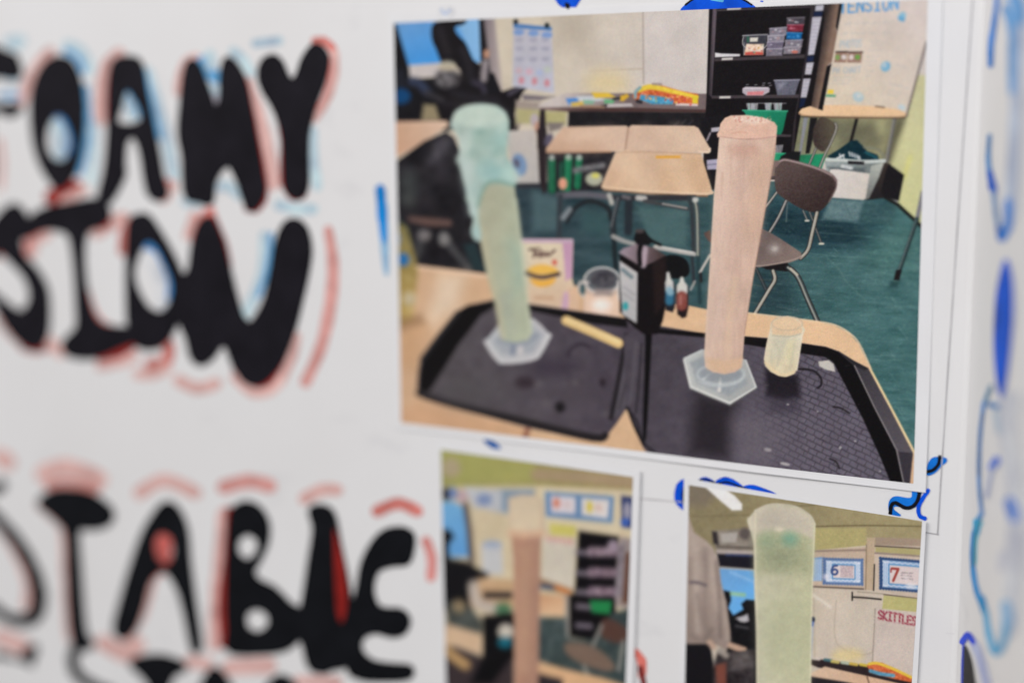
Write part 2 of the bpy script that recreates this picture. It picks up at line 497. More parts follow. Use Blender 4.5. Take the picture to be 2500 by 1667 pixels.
letter('N', [(690, 1180), (750, 1150), (850, 1145), (930, 1170), (965, 1200), (900, 1240), (870, 1320), (870, 1420), (800, 1420), (790, 1300), (740, 1230)], color=BK2)
letter('N', [(1050, 1420), (1060, 1290), (1120, 1210), (1170, 1250), (1220, 1340), (1240, 1420)], color=BK2)
letter('N', [(1390, 1420), (1400, 1300), (1470, 1250), (1540, 1300), (1560, 1420)], color=BK2)
letter('N', [(-40, 1150), (60, 1150), (90, 1180), (150, 1110), (188, 1095), (160, 1180), (165, 1260), (210, 1320), (200, 1420), (-40, 1420)], color=BK2)

# blue and black outlines peeking from behind the prints
BL = (8, 78, 205)
BL2 = (22, 110, 205)
K2 = (20, 20, 26)
letter('A', [(1780, -70), (1800, 20), (1840, 65), (1900, 95), (1960, 88), (2000, 50), (2040, -70)], color=BL, name='marker_stroke', base=0.00005)
letter('A', [(1880, 30), (1930, 45), (1920, 92), (1890, 80)], color=K2, name='marker_stroke', base=0.0001)
letter('B', [(1700, 120), (1775, 40), (1850, -10), (1980, -60), (2150, -75), (2300, -50), (2420, 0), (2560, 80), (2500, 130), (1800, 130)], color=BL, name='marker_stroke', base=0.00005)
stroke('B', [(1760, 60), (1850, -5), (1980, -55), (2150, -70), (2310, -45), (2430, 5), (2520, 60)], 22, K2, base=0.0001)
stroke('B', [(2060, -10), (2180, 10)], 40, (90, 170, 230), base=0.0001)
stroke('C', [(620, 16), (636, 18)], 14, BL, base=0.00005)
letter('A', [(690, 70), (790, 70), (830, 120), (800, 180), (700, 180), (660, 130)], color=(205, 205, 212), name='marker_stroke', base=0.00004)
stroke('A', [(700, 95), (735, 140), (780, 100)], 20, (160, 175, 215), base=0.00006)
stroke('P', [(934, 500), (938, 570), (941, 625), (944, 668)], [24, 22, 18, 10], (140, 178, 218), base=0.00005)
stroke('P', [(929, 462), (934, 530), (938, 590)], [24, 24, 10], (24, 128, 205), base=0.0001)
letter('G', [(760, 1352), (830, 1368), (885, 1415), (860, 1445), (800, 1408), (765, 1380)], color=(22, 88, 160), name='marker_stroke', base=0.00005)
letter('S', [(383, 330), (398, 292), (425, 270), (490, 274), (497, 298), (468, 322), (430, 362), (385, 376)], color=BL2, name='marker_stroke', base=0.00005)
stroke('S', [(457, 268), (450, 310), (418, 345), (375, 356)], 20, K2, base=0.0001)
letter('S', [(163, 575), (168, 520), (205, 494), (290, 503), (300, 455), (352, 460), (342, 510), (320, 556), (265, 566), (205, 553), (195, 570), (235, 605), (180, 610)], color=BL2, name='marker_stroke', base=0.00005)
stroke('S', [(342, 455), (332, 515), (302, 553), (258, 560), (205, 533), (180, 548), (174, 592)], 22, K2, base=0.0001)
stroke('S', [(390, 462), (352, 520), (335, 562), (342, 606), (372, 622)], 24, (4, 78, 215), base=0.00007)
letter('J', [(160, 150), (100, 165), (78, 230), (82, 300), (128, 350), (160, 345)], color=BL, name='marker_stroke', base=0.00005)
stroke('J', [(146, 200), (136, 250), (143, 320)], 14, K2, base=0.0001)
letter('J', [(240, 155), (270, 128), (310, 128), (360, 160), (330, 190), (260, 180)], color=BL, name='marker_stroke', base=0.00005)
letter('J', [(365, 165), (410, 128), (450, 126), (505, 150), (560, 200), (480, 220)], color=BL, name='marker_stroke', base=0.00005)
letter('J', [(545, 200), (610, 178), (690, 198), (790, 244), (700, 250), (600, 230)], color=BL, name='marker_stroke', base=0.00005)
stroke('J', [(255, 146), (300, 143), (365, 168)], 13, K2, base=0.0001)
stroke('J', [(385, 170), (450, 162), (545, 196), (600, 215)], 13, K2, base=0.0001)
GRAPH = (164, 162, 164)
stroke('P', [(2375, 0), (2340, 520), (2308, 1000), (2289, 1303)], 2.6, GRAPH, name='pencil_line')
stroke('P', [(2255, 1298), (2291, 1304)], 2.4, (160, 158, 160), name='pencil_line')
stroke('P', [(1560, 1216), (1680, 1226)], 2.4, (178, 175, 176), name='pencil_line')
stroke('S', [(495, 1278), (580, 1286)], 3.0, (190, 188, 190), name='pencil_line')

# side panel
for fr, pts, w, c in [
    ('R', [(425, -40), (455, 40), (450, 120)], 60, (96, 150, 208)), ('R', [(462, 120), (450, 250), (442, 420), (434, 600), (420, 820)], 52, (176, 186, 214)),
    ('R', [(372, -20), (358, 90), (346, 170), (344, 250)], [16, 22, 24, 22], (52, 122, 200)), ('R', [(400, 30), (428, 120), (428, 220), (426, 350)], [26, 34, 34, 26], (96, 150, 208)),
    ('R', [(340, 520), (335, 610), (345, 690)], [16, 20, 26], (92, 146, 204)), ('R', [(342, 660), (352, 715), (360, 740)], [20, 34, 20], (10, 84, 190)), ('R', [(356, 740), (366, 830), (380, 890)], 20, (130, 160, 200)),
    ('R', [(374, 870), (386, 910)], [20, 30], (18, 92, 180)), ('R', [(392, 915), (412, 860), (412, 770)], [20, 34, 26], (44, 118, 200)),
    ('R', [(320, 1540), (345, 1480)], 16, (110, 150, 180)),
    ('S', [(870, -60), (850, 100), (890, 400), (900, 700), (880, 1000), (850, 1250)], 110, (198, 202, 222)),
    ('S', [(712, -40), (690, 150), (684, 400), (702, 600)], 24, (104, 146, 200)), ('S', [(780, 20), (800, 120)], 40, (186, 198, 222)), ('S', [(745, -30), (790, -20)], 30, (70, 130, 190)), ('S', [(690, 605), (655, 720), (648, 880), (670, 1030), (722, 1170)], [24, 32, 30, 34, 30], (58, 140, 206)), ('S', [(700, 640), (668, 740), (662, 880)], 14, (40, 180, 220)), ('S', [(700, 1080), (715, 1150)], 40, (30, 140, 200)),
    ('S', [(668, 640), (672, 700)], 36, (40, 160, 215)), ('S', [(722, 1150), (742, 1290), (782, 1390), (830, 1310), (850, 1170)], [34, 40, 46, 44, 60], (92, 162, 208)),
    ('S', [(860, 1210), (840, 1120)], 60, (130, 170, 215)),
    ('S', [(760, 330), (785, 290)], 44, (60, 104, 205)), ('S', [(730, 500), (752, 380), (770, 320)], 20, (165, 175, 215)), ('S', [(862, 530), (888, 610)], 64, (70, 118, 200)),
    ('S', [(820, 830), (820, 900)], 60, (200, 204, 224)),
    ('S', [(740, 1620), (700, 1450), (662, 1345)], 50, (168, 176, 222)),
]:
    stroke(fr, pts, w, c, where='wing', base=0.00004)
stroke('S', [(590, 1330), (622, 1288), (652, 1330)], 34, (24, 64, 205), where='wing', base=0.00008)
stroke('S', [(596, 1350), (590, 1460), (588, 1600)], 12, (30, 60, 190), where='wing', base=0.00008)
letter('S', [(603, 1350), (640, 1420), (662, 1540), (672, 1640), (598, 1640), (598, 1480)], color=K2, where='wing')
letter('R', [(405, 990), (428, 1060), (433, 1200), (420, 1360), (400, 1495), (384, 1522), (368, 1460), (357, 1320), (363, 1160), (382, 1045)], color=(0, 78, 192), where='wing', label='solid blue oval on the side panel')
stroke('S', [(690, 625), (660, 730), (655, 890)], 8, (70, 66, 84), where='wing', base=0.0001)
stroke('S', [(706, 20), (686, 180), (682, 380)], 5, (110, 106, 120), where='wing', base=0.0001)


# ------------------------------------------------------------------ the picture printed on a sheet
_rng = np.random.default_rng(3)
_TAB = _rng.random((256, 256))


def vnoise(x, y):
    xi, yi = np.floor(x).astype(int), np.floor(y).astype(int)
    fx, fy = x-xi, y-yi
    fx, fy = fx*fx*(3-2*fx), fy*fy*(3-2*fy)
    g = lambda a, b: _TAB[(yi+b) & 255, (xi+a) & 255]
    return (g(0, 0)*(1-fx)+g(1, 0)*fx)*(1-fy) + (g(0, 1)*(1-fx)+g(1, 1)*fx)*fy


def fbm(x, y, o=3):
    s, a, t = 0, 1., 0
    for k in range(o):
        s = s + a*vnoise(x*2**k+17*k, y*2**k+31*k)
        t += a
        a *= 0.55
    return s/t


def G2(fr, p0, c0, p1, c1):
    """linear gradient between two points"""
    (a, b) = px(fr, [p0, p1])
    return ('g', a, c0, b, c1)


class Print:
    def __init__(self, corners, nx, ny, base):
        # corners TL, TR, BL, BR of the printed area, in photograph pixels
        B = [np.array(on_board(p)) for p in corners]
        s = np.linspace(0, 1, nx+1)[None, :]
        t = np.linspace(0, 1, ny+1)[:, None]
        self.s, self.t = s + t*0, t + s*0
        mix = lambda k: (B[0][k]*(1-s) + B[1][k]*s)*(1-t) + (B[2][k]*(1-s) + B[3][k]*s)*t
        self.bx, self.bz = mix(0), mix(1)
        self.X, self.Y = to_px(self.bx, self.bz)
        self.img = np.empty(self.X.shape + (3,))
        self.img[:] = base
        self.ids = np.zeros(self.X.shape, np.int16)
        self.parts = ['']
        self.cmin, self.cmax = self.X.min(0), self.X.max(0)
        self.rmin, self.rmax = self.Y.min(1), self.Y.max(1)
        self.cur = 0

    def part(self, name):
        """strokes from here on belong to this depicted thing"""
        if name is None:
            self.cur = None
        else:
            self.parts.append(name)
            self.cur = len(self.parts)-1

    def again(self, k):
        self.cur = k

    def win(self, x0, y0, x1, y1):
        c = np.nonzero((self.cmax >= x0) & (self.cmin <= x1))[0]
        r = np.nonzero((self.rmax >= y0) & (self.rmin <= y1))[0]
        if len(c) == 0 or len(r) == 0:
            return None
        return slice(r[0], r[-1]+1), slice(c[0], c[-1]+1)

    def lay(self, w, d, col, soft, a=1.0, nz=0.0, nsc=8.0, nst=(1, 1), own=True):
        X, Y = self.X[w], self.Y[w]
        al = np.clip(0.5 - d/soft, 0, 1)
        al = al*al*(3-2*al)*a
        if isinstance(col, tuple) and col and col[0] == 'g':
            _, p0, c0, p1, c1 = col
            v = np.array(p1) - np.array(p0)
            k = np.clip(((X-p0[0])*v[0] + (Y-p0[1])*v[1])/(v@v), 0, 1)[..., None]
            cc = np.array(c0, float)*(1-k) + np.array(c1, float)*k
        else:
            cc = np.empty(X.shape + (3,))
            cc[:] = col
        if nz:
            cc = cc + (nz*2*(fbm(X/nsc*nst[0], Y/nsc*nst[1]) - 0.5))[..., None]
        self.img[w] = self.img[w]*(1-al[..., None]) + cc*al[..., None]
        if own and self.cur is not None and a > 0.6:
            self.ids[w][al > 0.5] = self.cur

    def poly(self, fr, pts, col, soft=2.0, sm=False, **kw):
        pts = px(fr, pts)
        if sm:
            pts = smooth_loop(pts, 3)
        P = np.array(pts, float)
        w = self.win(P[:, 0].min()-soft, P[:, 1].min()-soft, P[:, 0].max()+soft, P[:, 1].max()+soft)
        if w is None:
            return
        X, Y = self.X[w], self.Y[w]
        d2 = np.full(X.shape, 1e12)
        ins = np.zeros(X.shape, bool)
        n = len(P)
        for i in range(n):
            ax, ay = P[i]
            bx, by = P[(i+1) % n]
            ex, ey = bx-ax, by-ay
            L = ex*ex+ey*ey
            if L < 1e-9:
                continue
            k = np.clip(((X-ax)*ex + (Y-ay)*ey)/L, 0, 1)
            d2 = np.minimum(d2, (X-ax-k*ex)**2 + (Y-ay-k*ey)**2)
            if ey != 0:
                c = ((ay > Y) != (by > Y)) & (X < ex*(Y-ay)/ey + ax)
                ins ^= c
        d = np.sqrt(d2)
        self.lay(w, np.where(ins, -d, d), col, soft, **kw)

    def line(self, fr, pts, width, col, soft=2.0, sm=True, **kw):
        s = FR[fr][2]
        pts = px(fr, pts)
        if sm:
            pts = smooth_line(pts, 4)
        P = np.array(pts, float)
        ww = np.array(width, float)/s if hasattr(width, '__len__') else np.array([width/s, width/s])
        ws = np.interp(np.linspace(0, 1, len(P)), np.linspace(0, 1, len(ww)), ww)
        m = ws.max() + soft
        w = self.win(P[:, 0].min()-m, P[:, 1].min()-m, P[:, 0].max()+m, P[:, 1].max()+m)
        if w is None:
            return
        X, Y = self.X[w], self.Y[w]
        d = np.full(X.shape, 1e9)
        for i in range(len(P)-1):
            ax, ay = P[i]
            ex, ey = P[i+1]-P[i]
            L = max(ex*ex+ey*ey, 1e-9)
            k = np.clip(((X-ax)*ex + (Y-ay)*ey)/L, 0, 1)
            d = np.minimum(d, np.hypot(X-ax-k*ex, Y-ay-k*ey) - (ws[i]*(1-k)+ws[i+1]*k)/2)
        self.lay(w, d, col, soft, **kw)

    def tube(self, fr, pts, w, mid, edge=(34, 34, 36), hi=(182, 178, 166), soft=1.8):
        """a chromed tube: dark edges, mid body, a bright streak"""
        w = w*1.2
        self.line(fr, pts, w, edge, soft)
        self.line(fr, pts, w*0.60, mid, soft*1.3)
        off = [(x - w*0.10, y - w*0.05) for x, y in pts]
        self.line(fr, off, w*0.24, hi, soft*1.4, a=0.85)

    def ell(self, fr, c, r, col, soft=2.0, rot=0, ring=None, **kw):
        n = 28
        ca, sa = math.cos(rot), math.sin(rot)
        pts = [(c[0] + r[0]*math.cos(t)*ca - r[1]*math.sin(t)*sa, c[1] + r[0]*math.cos(t)*sa + r[1]*math.sin(t)*ca)
               for t in (2*math.pi*i/n for i in range(n))]
        if ring:
            self.line(fr, pts + pts[:1], ring, col, soft, sm=False, **kw)
        else:
            self.poly(fr, pts, col, soft, **kw)

    def scrib(self, fr, p0, p1, h, col, soft=2.5, w=3, a=0.6, seed=0):
        """a line of small handwriting"""
        r = random.Random(seed + int(p0[0]*7 + p0[1]*3))
        L = math.hypot(p1[0]-p0[0], p1[1]-p0[1])
        ux, uy = (p1[0]-p0[0])/L, (p1[1]-p0[1])/L
        x, run = 0., []
        while x < L:
            run.append((p0[0]+ux*x - uy*r.uniform(-h, h)/2, p0[1]+uy*x + ux*r.uniform(-h, h)/2))
            x += h*r.uniform(0.25, 0.5)
            if r.random() < 0.13 and len(run) > 3:
                self.line(fr, run, w, col, soft, sm=False, a=a, own=False)
                run = []
                x += h*0.6
        if len(run) > 1:
            self.line(fr, run, w, col, soft, sm=False, a=a, own=False)

    GLYPH = {
        'T': [[(0, 0), (1, 0)], [(.5, 0), (.5, 1)]], 'E': [[(1, 0), (0, 0), (0, 1), (1, 1)], [(0, .5), (.8, .5)]],
        'N': [[(0, 1), (0, 0), (1, 1), (1, 0)]], 'S': [[(1, .12), (.6, 0), (.1, .12), (.15, .4), (.8, .6), (.9, .88), (.4, 1), (0, .88)]],
        'I': [[(.5, 0), (.5, 1)], [(.1, 0), (.9, 0)], [(.1, 1), (.9, 1)]], 'O': [[(.5, 0), (.1, .2), (0, .6), (.3, 1), (.7, 1), (1, .6), (.9, .2), (.5, 0)]],
        'P': [[(0, 1), (0, 0), (.8, .05), (.9, .3), (.6, .5), (0, .5)]], 'H': [[(0, 0), (0, 1)], [(1, 0), (1, 1)], [(0, .5), (1, .5)]],
        'C': [[(1, .1), (.5, 0), (.05, .3), (.05, .7), (.5, 1), (1, .9)]], 'A': [[(0, 1), (.5, 0), (1, 1)], [(.2, .62), (.8, .62)]],
        'R': [[(0, 1), (0, 0), (.8, .05), (.85, .35), (.1, .52), (1, 1)]], 'K': [[(0, 0), (0, 1)], [(1, 0), (.1, .5), (1, 1)]],
        'L': [[(0, 0), (0, 1), (.9, 1)]], '7': [[(0, 0), (1, 0), (.35, 1)]],
        '6': [[(.85, .05), (.35, .12), (.05, .5), (.1, .85), (.5, 1), (.9, .85), (.9, .58), (.5, .45), (.1, .62)]]}

    def text(self, fr, s, o, ex, ey, w, col, gap=0.25, soft=2.0, **kw):
        """o = upper left, ex / ey = width and height vectors of one letter"""
        for i, ch in enumerate(s):
            if ch == ' ':
                continue
            k = i*(1+gap)
            for g in self.GLYPH[ch]:
                self.line(fr, [(o[0]+ex[0]*(k+a)+ey[0]*b, o[1]+ex[1]*(k+a)+ey[1]*b) for a, b in g], w, col, soft, sm=(ch in 'SOC6'), own=False, **kw)

    def build(self, root, lift, labels, soften=1):
        """one mesh for each depicted thing; together they tile the printed area"""
        rg = np.random.default_rng(11)
        base = 255.*(np.clip(self.img, 0, 255)/255.)**0.98
        for ax in (0, 1)*soften:
            p = np.pad(base, [(2, 2) if a == ax else (0, 0) for a in range(3)], mode='edge')
            n = base.shape[ax]
            tk = lambda k: np.take(p, range(k, k+n), axis=ax)
            base = 0.64*tk(2) + 0.17*(tk(1)+tk(3)) + 0.01*(tk(0)+tk(4))
        sh = 37.0*self.ids
        tone = 1 + 0.08*(fbm((self.X+sh*3)/70., (self.Y+sh)/70., 3)-0.5) + 0.03*(fbm((self.X-sh)/19., (self.Y+sh)/19., 2)-0.5)
        base = base*tone[..., None] + 3.0*(fbm(self.X/6., self.Y/6., 2)-0.5)[..., None]*np.array([1.2, 0.2, -1.0])
        img = base + (fbm(self.X/2.6, self.Y/2.6, 2)-0.5)[..., None]*6 + rg.normal(0, 2.6, self.img.shape)
        grey = img @ np.array([0.3, 0.55, 0.15])
        img = grey[..., None] + (img-grey[..., None])*0.92
        lin = np.clip(s2l(np.clip(img, 0, 255))/GAIN, 0.003, 0.92)
        ny, nx = self.X.shape
        y = -(lift(self.s, self.t, self.bx, self.bz) + 0.00004)
        V = np.stack([self.bx, y, self.bz], -1).reshape(-1, 3)
        C = np.concatenate([lin, np.ones(lin.shape[:2]+(1,))], -1).reshape(-1, 4)
        ii = (np.arange(ny-1)[:, None]*nx + np.arange(nx-1)[None, :])
        quads = np.stack([ii+nx, ii+nx+1, ii+1, ii], -1).reshape(-1, 4)
        qid = self.ids[:-1, :-1].reshape(-1)
        names = {}
        for k, nme in enumerate(self.parts):
            names.setdefault(nme, []).append(k)
        pic = None
        for nme, ks in [('', names[''])] + [(n, k) for n, k in names.items() if n]:
            for k in ([ks[0]] if nme == '' else ks):
                q = quads[qid == k]
                if len(q) < 12:
                    if nme != '':
                        continue
                u, inv = np.unique(q, return_inverse=True)
                inv = inv.reshape(-1)
                nm = nme or 'picture'
                me = bpy.data.meshes.new(nm)
                me.vertices.add(len(u))
                me.vertices.foreach_set('co', V[u].astype(np.float32).reshape(-1))
                me.loops.add(len(inv))
                me.loops.foreach_set('vertex_index', inv.astype(np.int32))
                me.polygons.add(len(q))
                me.polygons.foreach_set('loop_start', np.arange(0, len(inv), 4, dtype=np.int32))
                me.polygons.foreach_set('loop_total', np.full(len(q), 4, np.int32))
                at = me.attributes.new('ink', 'FLOAT_COLOR', 'POINT')
                at.data.foreach_set('color', C[u].astype(np.float32).reshape(-1))
                me.polygons.foreach_set('use_smooth', np.ones(len(q), bool))
                me.materials.append(M_PRINT)
                me.update()
                me.validate()
                o = link(nm, me, pic or root, labels.get(nm))
                if pic is None:
                    pic = o
        return pic


def sheet(root, corners, lift, nx=90, ny=80, th=0.00016):
    """the cut sheet of paper, following the same curl, with its own thickness"""
    B = [np.array(on_board(p)) for p in corners]
    s = np.linspace(0, 1, nx+1)[None, :]
    t = np.linspace(0, 1, ny+1)[:, None]
    mix = lambda k: (B[0][k]*(1-s) + B[1][k]*s)*(1-t) + (B[2][k]*(1-s) + B[3][k]*s)*t
    bx, bz = mix(0), mix(1)
    # hand-cut edges wander a little
    y = -lift(s+t*0, t+s*0, bx, bz)
    top = np.stack([bx, y, bz], -1).reshape(-1, 3)
    low = np.stack([bx, np.minimum(y+th, -0.00002), bz], -1).reshape(-1, 3)
    n1 = (nx+1)*(ny+1)
    rim = [i for i in range(nx+1)] + [j*(nx+1)+nx for j in range(1, ny+1)] + [ny*(nx+1)+i for i in range(nx-1, -1, -1)] + [j*(nx+1) for j in range(ny-1, 0, -1)]
    v = np.concatenate([top, low, top[rim], low[rim]])
    f = []
    for j in range(ny):
        for i in range(nx):
            a = j*(nx+1)+i
            f.append((a+nx+1, a+nx+2, a+1, a))
            f.append((n1+a, n1+a+1, n1+a+nx+2, n1+a+nx+1))
    m = len(rim)
    for k in range(m):
        a, b = 2*n1+k, 2*n1+(k+1) % m
        f.append((a, b, m+b, m+a))
    me = mesh('paper_sheet', v, f, M_PAPER)
    me.polygons.foreach_set('use_smooth', [i < 2*nx*ny for i in range(len(f))])
    return link('paper_sheet', me, root)


def dist_in(x, x0, x1):
    return np.clip((x-x0)/(x1-x0), 0, 1)


# ---- large print: curl of its sheet, from position on the board
BL_, BR_ = on_board((972, 1046)), on_board((2261, 1201))
TR_ = on_board((2302, -30))


def lift_big(s, t, bx, bz):
    d_bot = bz - (BL_[1] + (BR_[1]-BL_[1])*(bx-BL_[0])/(BR_[0]-BL_[0]))       # metres above the lower edge
    d_right = BR_[0] - bx
    k = (bx-BL_[0])/(BR_[0]-BL_[0])
    h = 0.00020 + 0.0012*np.exp(-np.clip(d_bot, 0, 1)/0.022)*(0.30 + 0.70*np.exp(-((k-0.72)/0.16)**2))
    h = h + 0.00006*np.exp(-np.clip(d_right, 0, 1)/0.010)
    h = h + 0.00010*np.sin(bx*60)*np.sin(bz*47)
    return np.maximum(h, 0.00018)


exec_big = True
big = Print([(962, 57), (2265.5, 0), (981, 1031), (2231, 1179)], 800, 680, (196, 184, 168))
P = big
# --- wall
P.again(0)
P.poly('P', [(940, -60), (2320, -60), (2320, 700), (940, 700)], G2('P', (1250, 0), (197, 184, 163), (1700, 0), (200, 189, 180)), nz=6, nsc=60)
P.poly('B', [(250, 100), (650, 100), (640, 700), (250, 480)], (176, 163, 146), 90, a=.8, own=False)
P.poly('B', [(1285, 60), (2040, 60), (2020, 1100), (1290, 1000)], (199, 189, 182), 8, nz=5, nsc=30)
P.line('B', [(1272, 100), (1280, 960)], 16, (166, 152, 144), 5)
P.line('B', [(670, 822), (1270, 792)], 14, (182, 166, 148), 6)
P.ell('B', (860, 960), (230, 150), (208, 186, 136), 70, a=.8, own=False)
P.poly('F', [(1500, -300), (1800, -300), (1760, 1000), (1545, 680), (1480, 330)], G2('F', (1700, 0), (190, 186, 140), (1600, 650), (196, 194, 138)), 3, nz=4, nsc=20)
P.line('F', [(1640, 330), (1590, 480)], 30, (205, 200, 110), 16, a=.7, own=False)
P.poly('F', [(700, 0), (1625, 0), (1540, 180), (1490, 330), (1480, 400), (700, 330)], G2('F', (900, 0), (120, 120, 92), (1400, 100), (140, 136, 98)), 14, nz=14, nsc=25)
P.poly('F', [(1060, 60), (1500, 60), (1400, 250), (1100, 240)], (92, 90, 72), 40, a=.7, nz=10, nsc=20, own=False)
P.ell('F', (1420, 90), (45, 70), (168, 164, 120), 30, a=.7, own=False)
P.line('F', [(1560, 60), (1470, 330)], 60, (70, 66, 52), 30, a=.75, own=False)
# --- floor
P.part('pictured_floor')
P.poly('P', [(940, 452), (1700, 440), (2010, 445), (2160, 478), (2192, 500), (2300, 590), (2300, 1250), (940, 1250)],
       G2('P', (1250, 500), (42, 58, 66), (2150, 760), (62, 102, 102)), 3, nz=15, nsc=26, nst=(.5, 1.6))
P.poly('F', [(500, 640), (1500, 640), (1400, 1000), (1000, 1040), (500, 1000)], (34, 66, 76), 60, a=.85, nz=8, nsc=14, nst=(.4, 1.5), own=False)
P.poly('F', [(500, 700), (900, 740), (1300, 860), (1300, 980), (900, 1000), (500, 900)], (22, 42, 50), 60, a=.7, nz=8, nsc=10, own=False)
P.poly('F', [(1030, 645), (1290, 660), (1240, 825), (960, 800)], (96, 122, 124), 14, a=.85, nz=12, nsc=6, own=False)
P.poly('F', [(1290, 660), (1540, 690), (1490, 840), (1240, 830)], (52, 82, 84), 14, a=.7, nz=6, nsc=6, own=False)
P.poly('F', [(1300, 900), (1700, 860), (1700, 1200), (1350, 1200)], (78, 120, 112), 90, a=.5, nz=8, nsc=9, own=False)
P.poly('E', [(0, 640), (230, 700), (210, 960), (0, 960)], (80, 106, 110), 30, a=.7, own=False)
P.poly('E', [(800, 760), (1190, 790), (1180, 1080), (900, 1050)], (74, 104, 104), 22, a=.75, own=False)
P.poly('E', [(380, 800), (590, 820), (600, 1000), (380, 960)], (52, 82, 84), 30, a=.7, own=False)
_r = random.Random(5)
for _k in range(46):
    x, y = _r.uniform(1930, 2240), _r.uniform(560, 1060)
    L, a = _r.uniform(8, 46), _r.choice([0.05, 0.1, 0.9, -0.2, 0.75]) + _r.uniform(-.1, .1)
    P.line('P', [(x, y), (x+L*math.cos(a), y+L*math.sin(a))], _r.uniform(.8, 1.8), (136, 172, 162), 3, a=_r.uniform(.2, .55), own=False)
P.line('F', [(850, 1060), (1100, 1086), (1250, 1090), (1400, 1110)], 6, (104, 140, 136), 5, a=.4, own=False)
P.line('F', [(900, 900), (1200, 925), (1500, 960)], 5, (90, 120, 118), 5, a=.4, own=False)
P.line('F', [(1000, 1090), (1100, 1190), (1160, 1290), (1300, 1420)], 6, (120, 150, 140), 5, a=.35, own=False)
for a_, b_ in (((520, 790), (1640, 930)), ((460, 1040), (1720, 1200)), ((420, 1330), (1700, 1500)), ((820, 640), (1120, 1570)), ((1130, 660), (1560, 1570)), ((1380, 660), (1720, 1180))):
    P.line('F', [a_, b_], 5, (56, 84, 84), 4, a=.45, own=False)
P.poly('F', [(430, 1150), (700, 1200), (780, 1500), (430, 1560)], (26, 44, 52), 70, a=.6, nz=6, nsc=8, own=False)
w = P.win(1850, 480, 2262, 1120)
fl = P.ids[w] == P.cur
str_ = fbm(P.X[w]/26.+P.Y[w]/90., P.Y[w]/5.-P.X[w]/60., 3)-0.5
spk = fbm(P.X[w]/3., P.Y[w]/3., 1)
P.img[w] += (fl*(26*str_ + 22*np.clip(spk-0.72, 0, 1)*3))[..., None]*np.array([0.9, 1.0, 0.95])
P.line('F', [(1440, 630), (1545, 690), (1730, 860)], 28, (28, 30, 28), 4, sm=False, own=False)

# --- screen and people at the far left
P.part('pictured_screen')
P.poly('A', [(200, 225), (1080, 180), (1120, 570), (1030, 610), (670, 610), (380, 630)], G2('A', (400, 230), (92, 148, 204), (520, 600), (62, 144, 218)), 4)
P.poly('A', [(830, 190), (1080, 180), (1110, 560), (1020, 600)], (122, 172, 216), 14, own=False)
P.poly('A', [(365, 640), (690, 610), (690, 735), (380, 750)], (190, 180, 176), 8)
P.poly('A', [(1060, 180), (1115, 180), (1200, 890), (1080, 700)], (26, 23, 27), 6)
P.part('pictured_curtain')
P.poly('A', [(1105, 180), (1210, 180), (1290, 910), (1195, 900)], G2('A', (1120, 400), (120, 108, 112), (1250, 400), (168, 154, 150)), 10)
P.part('pictured_person')
P.poly('A', [(200, 225), (270, 240), (390, 650), (400, 760), (700, 740), (1200, 700), (1430, 1250), (200, 1250)], (22, 21, 25), 6, nz=6, nsc=14)
P.poly('A', [(640, 215), (925, 195), (905, 240), (830, 262), (850, 330), (920, 400), (960, 480), (1000, 570), (1050, 610), (1090, 640), (1060, 760), (1080, 820), (1200, 890), (1300, 872), (1440, 820), (1495, 795), (1515, 850), (1470, 900), (1400, 1100), (1430, 1250), (1100, 1250), (780, 1180), (690, 1150), (660, 1000), (640, 900), (750, 850), (870, 800), (880, 680), (850, 650), (820, 612), (760, 596), (700, 600), (650, 480), (605, 360)], (23, 20, 23), 5, sm=True)
P.ell('A', (1130, 520), (28, 45), (186, 136, 108), 10)
P.line('A', [(1120, 600), (1105, 760)], 60, (150, 140, 142), 16)
P.poly('A', [(650, 700), (720, 660), (800, 670), (880, 700), (885, 770), (840, 820), (740, 845), (670, 820), (640, 770)], (86, 82, 84), 18, sm=True, nz=60, nsc=9)
P.ell('A', (755, 632), (75, 45), (176, 164, 140), 16)
P.line('A', [(1350, 900), (1440, 850)], 34, (78, 72, 86), 12, own=False)
P.line('A', [(1010, 790), (1090, 830), (1110, 880)], 50, (56, 52, 66), 16, own=False)
for pts, w_, c in (([(690, 300), (720, 400), (760, 500)], 60, (44, 40, 44)), ([(900, 480), (960, 620), (980, 760)], 50, (42, 40, 46)), ([(820, 900), (1000, 940), (1200, 960)], 60, (40, 38, 44)), ([(740, 990), (900, 1010)], 40, (46, 42, 46)), ([(1240, 1000), (1330, 1080)], 60, (38, 36, 42)), ([(300, 700), (320, 850)], 40, (40, 44, 58))):
    P.line('A', pts, w_, c, 30, a=.8, own=False)
P.part('pictured_chair')
P.line('A', [(420, 780), (490, 800), (560, 880)], 80, (46, 54, 76), 14)
P.ell('A', (310, 925), (95, 75), (14, 64, 112), 12)
P.line('A', [(560, 890), (700, 960)], 50, (48, 46, 50), 12)
P.poly('A', [(530, 1000), (640, 1010), (690, 1160), (505, 1160)], (140, 126, 96), 12)
P.part('pictured_desk')
P.poly('A', [(200, 1165), (745, 1158), (775, 1200), (500, 1385), (200, 1540)], G2('A', (260, 1400), (194, 150, 120), (700, 1180), (212, 178, 152)), 6, nz=4, nsc=12)

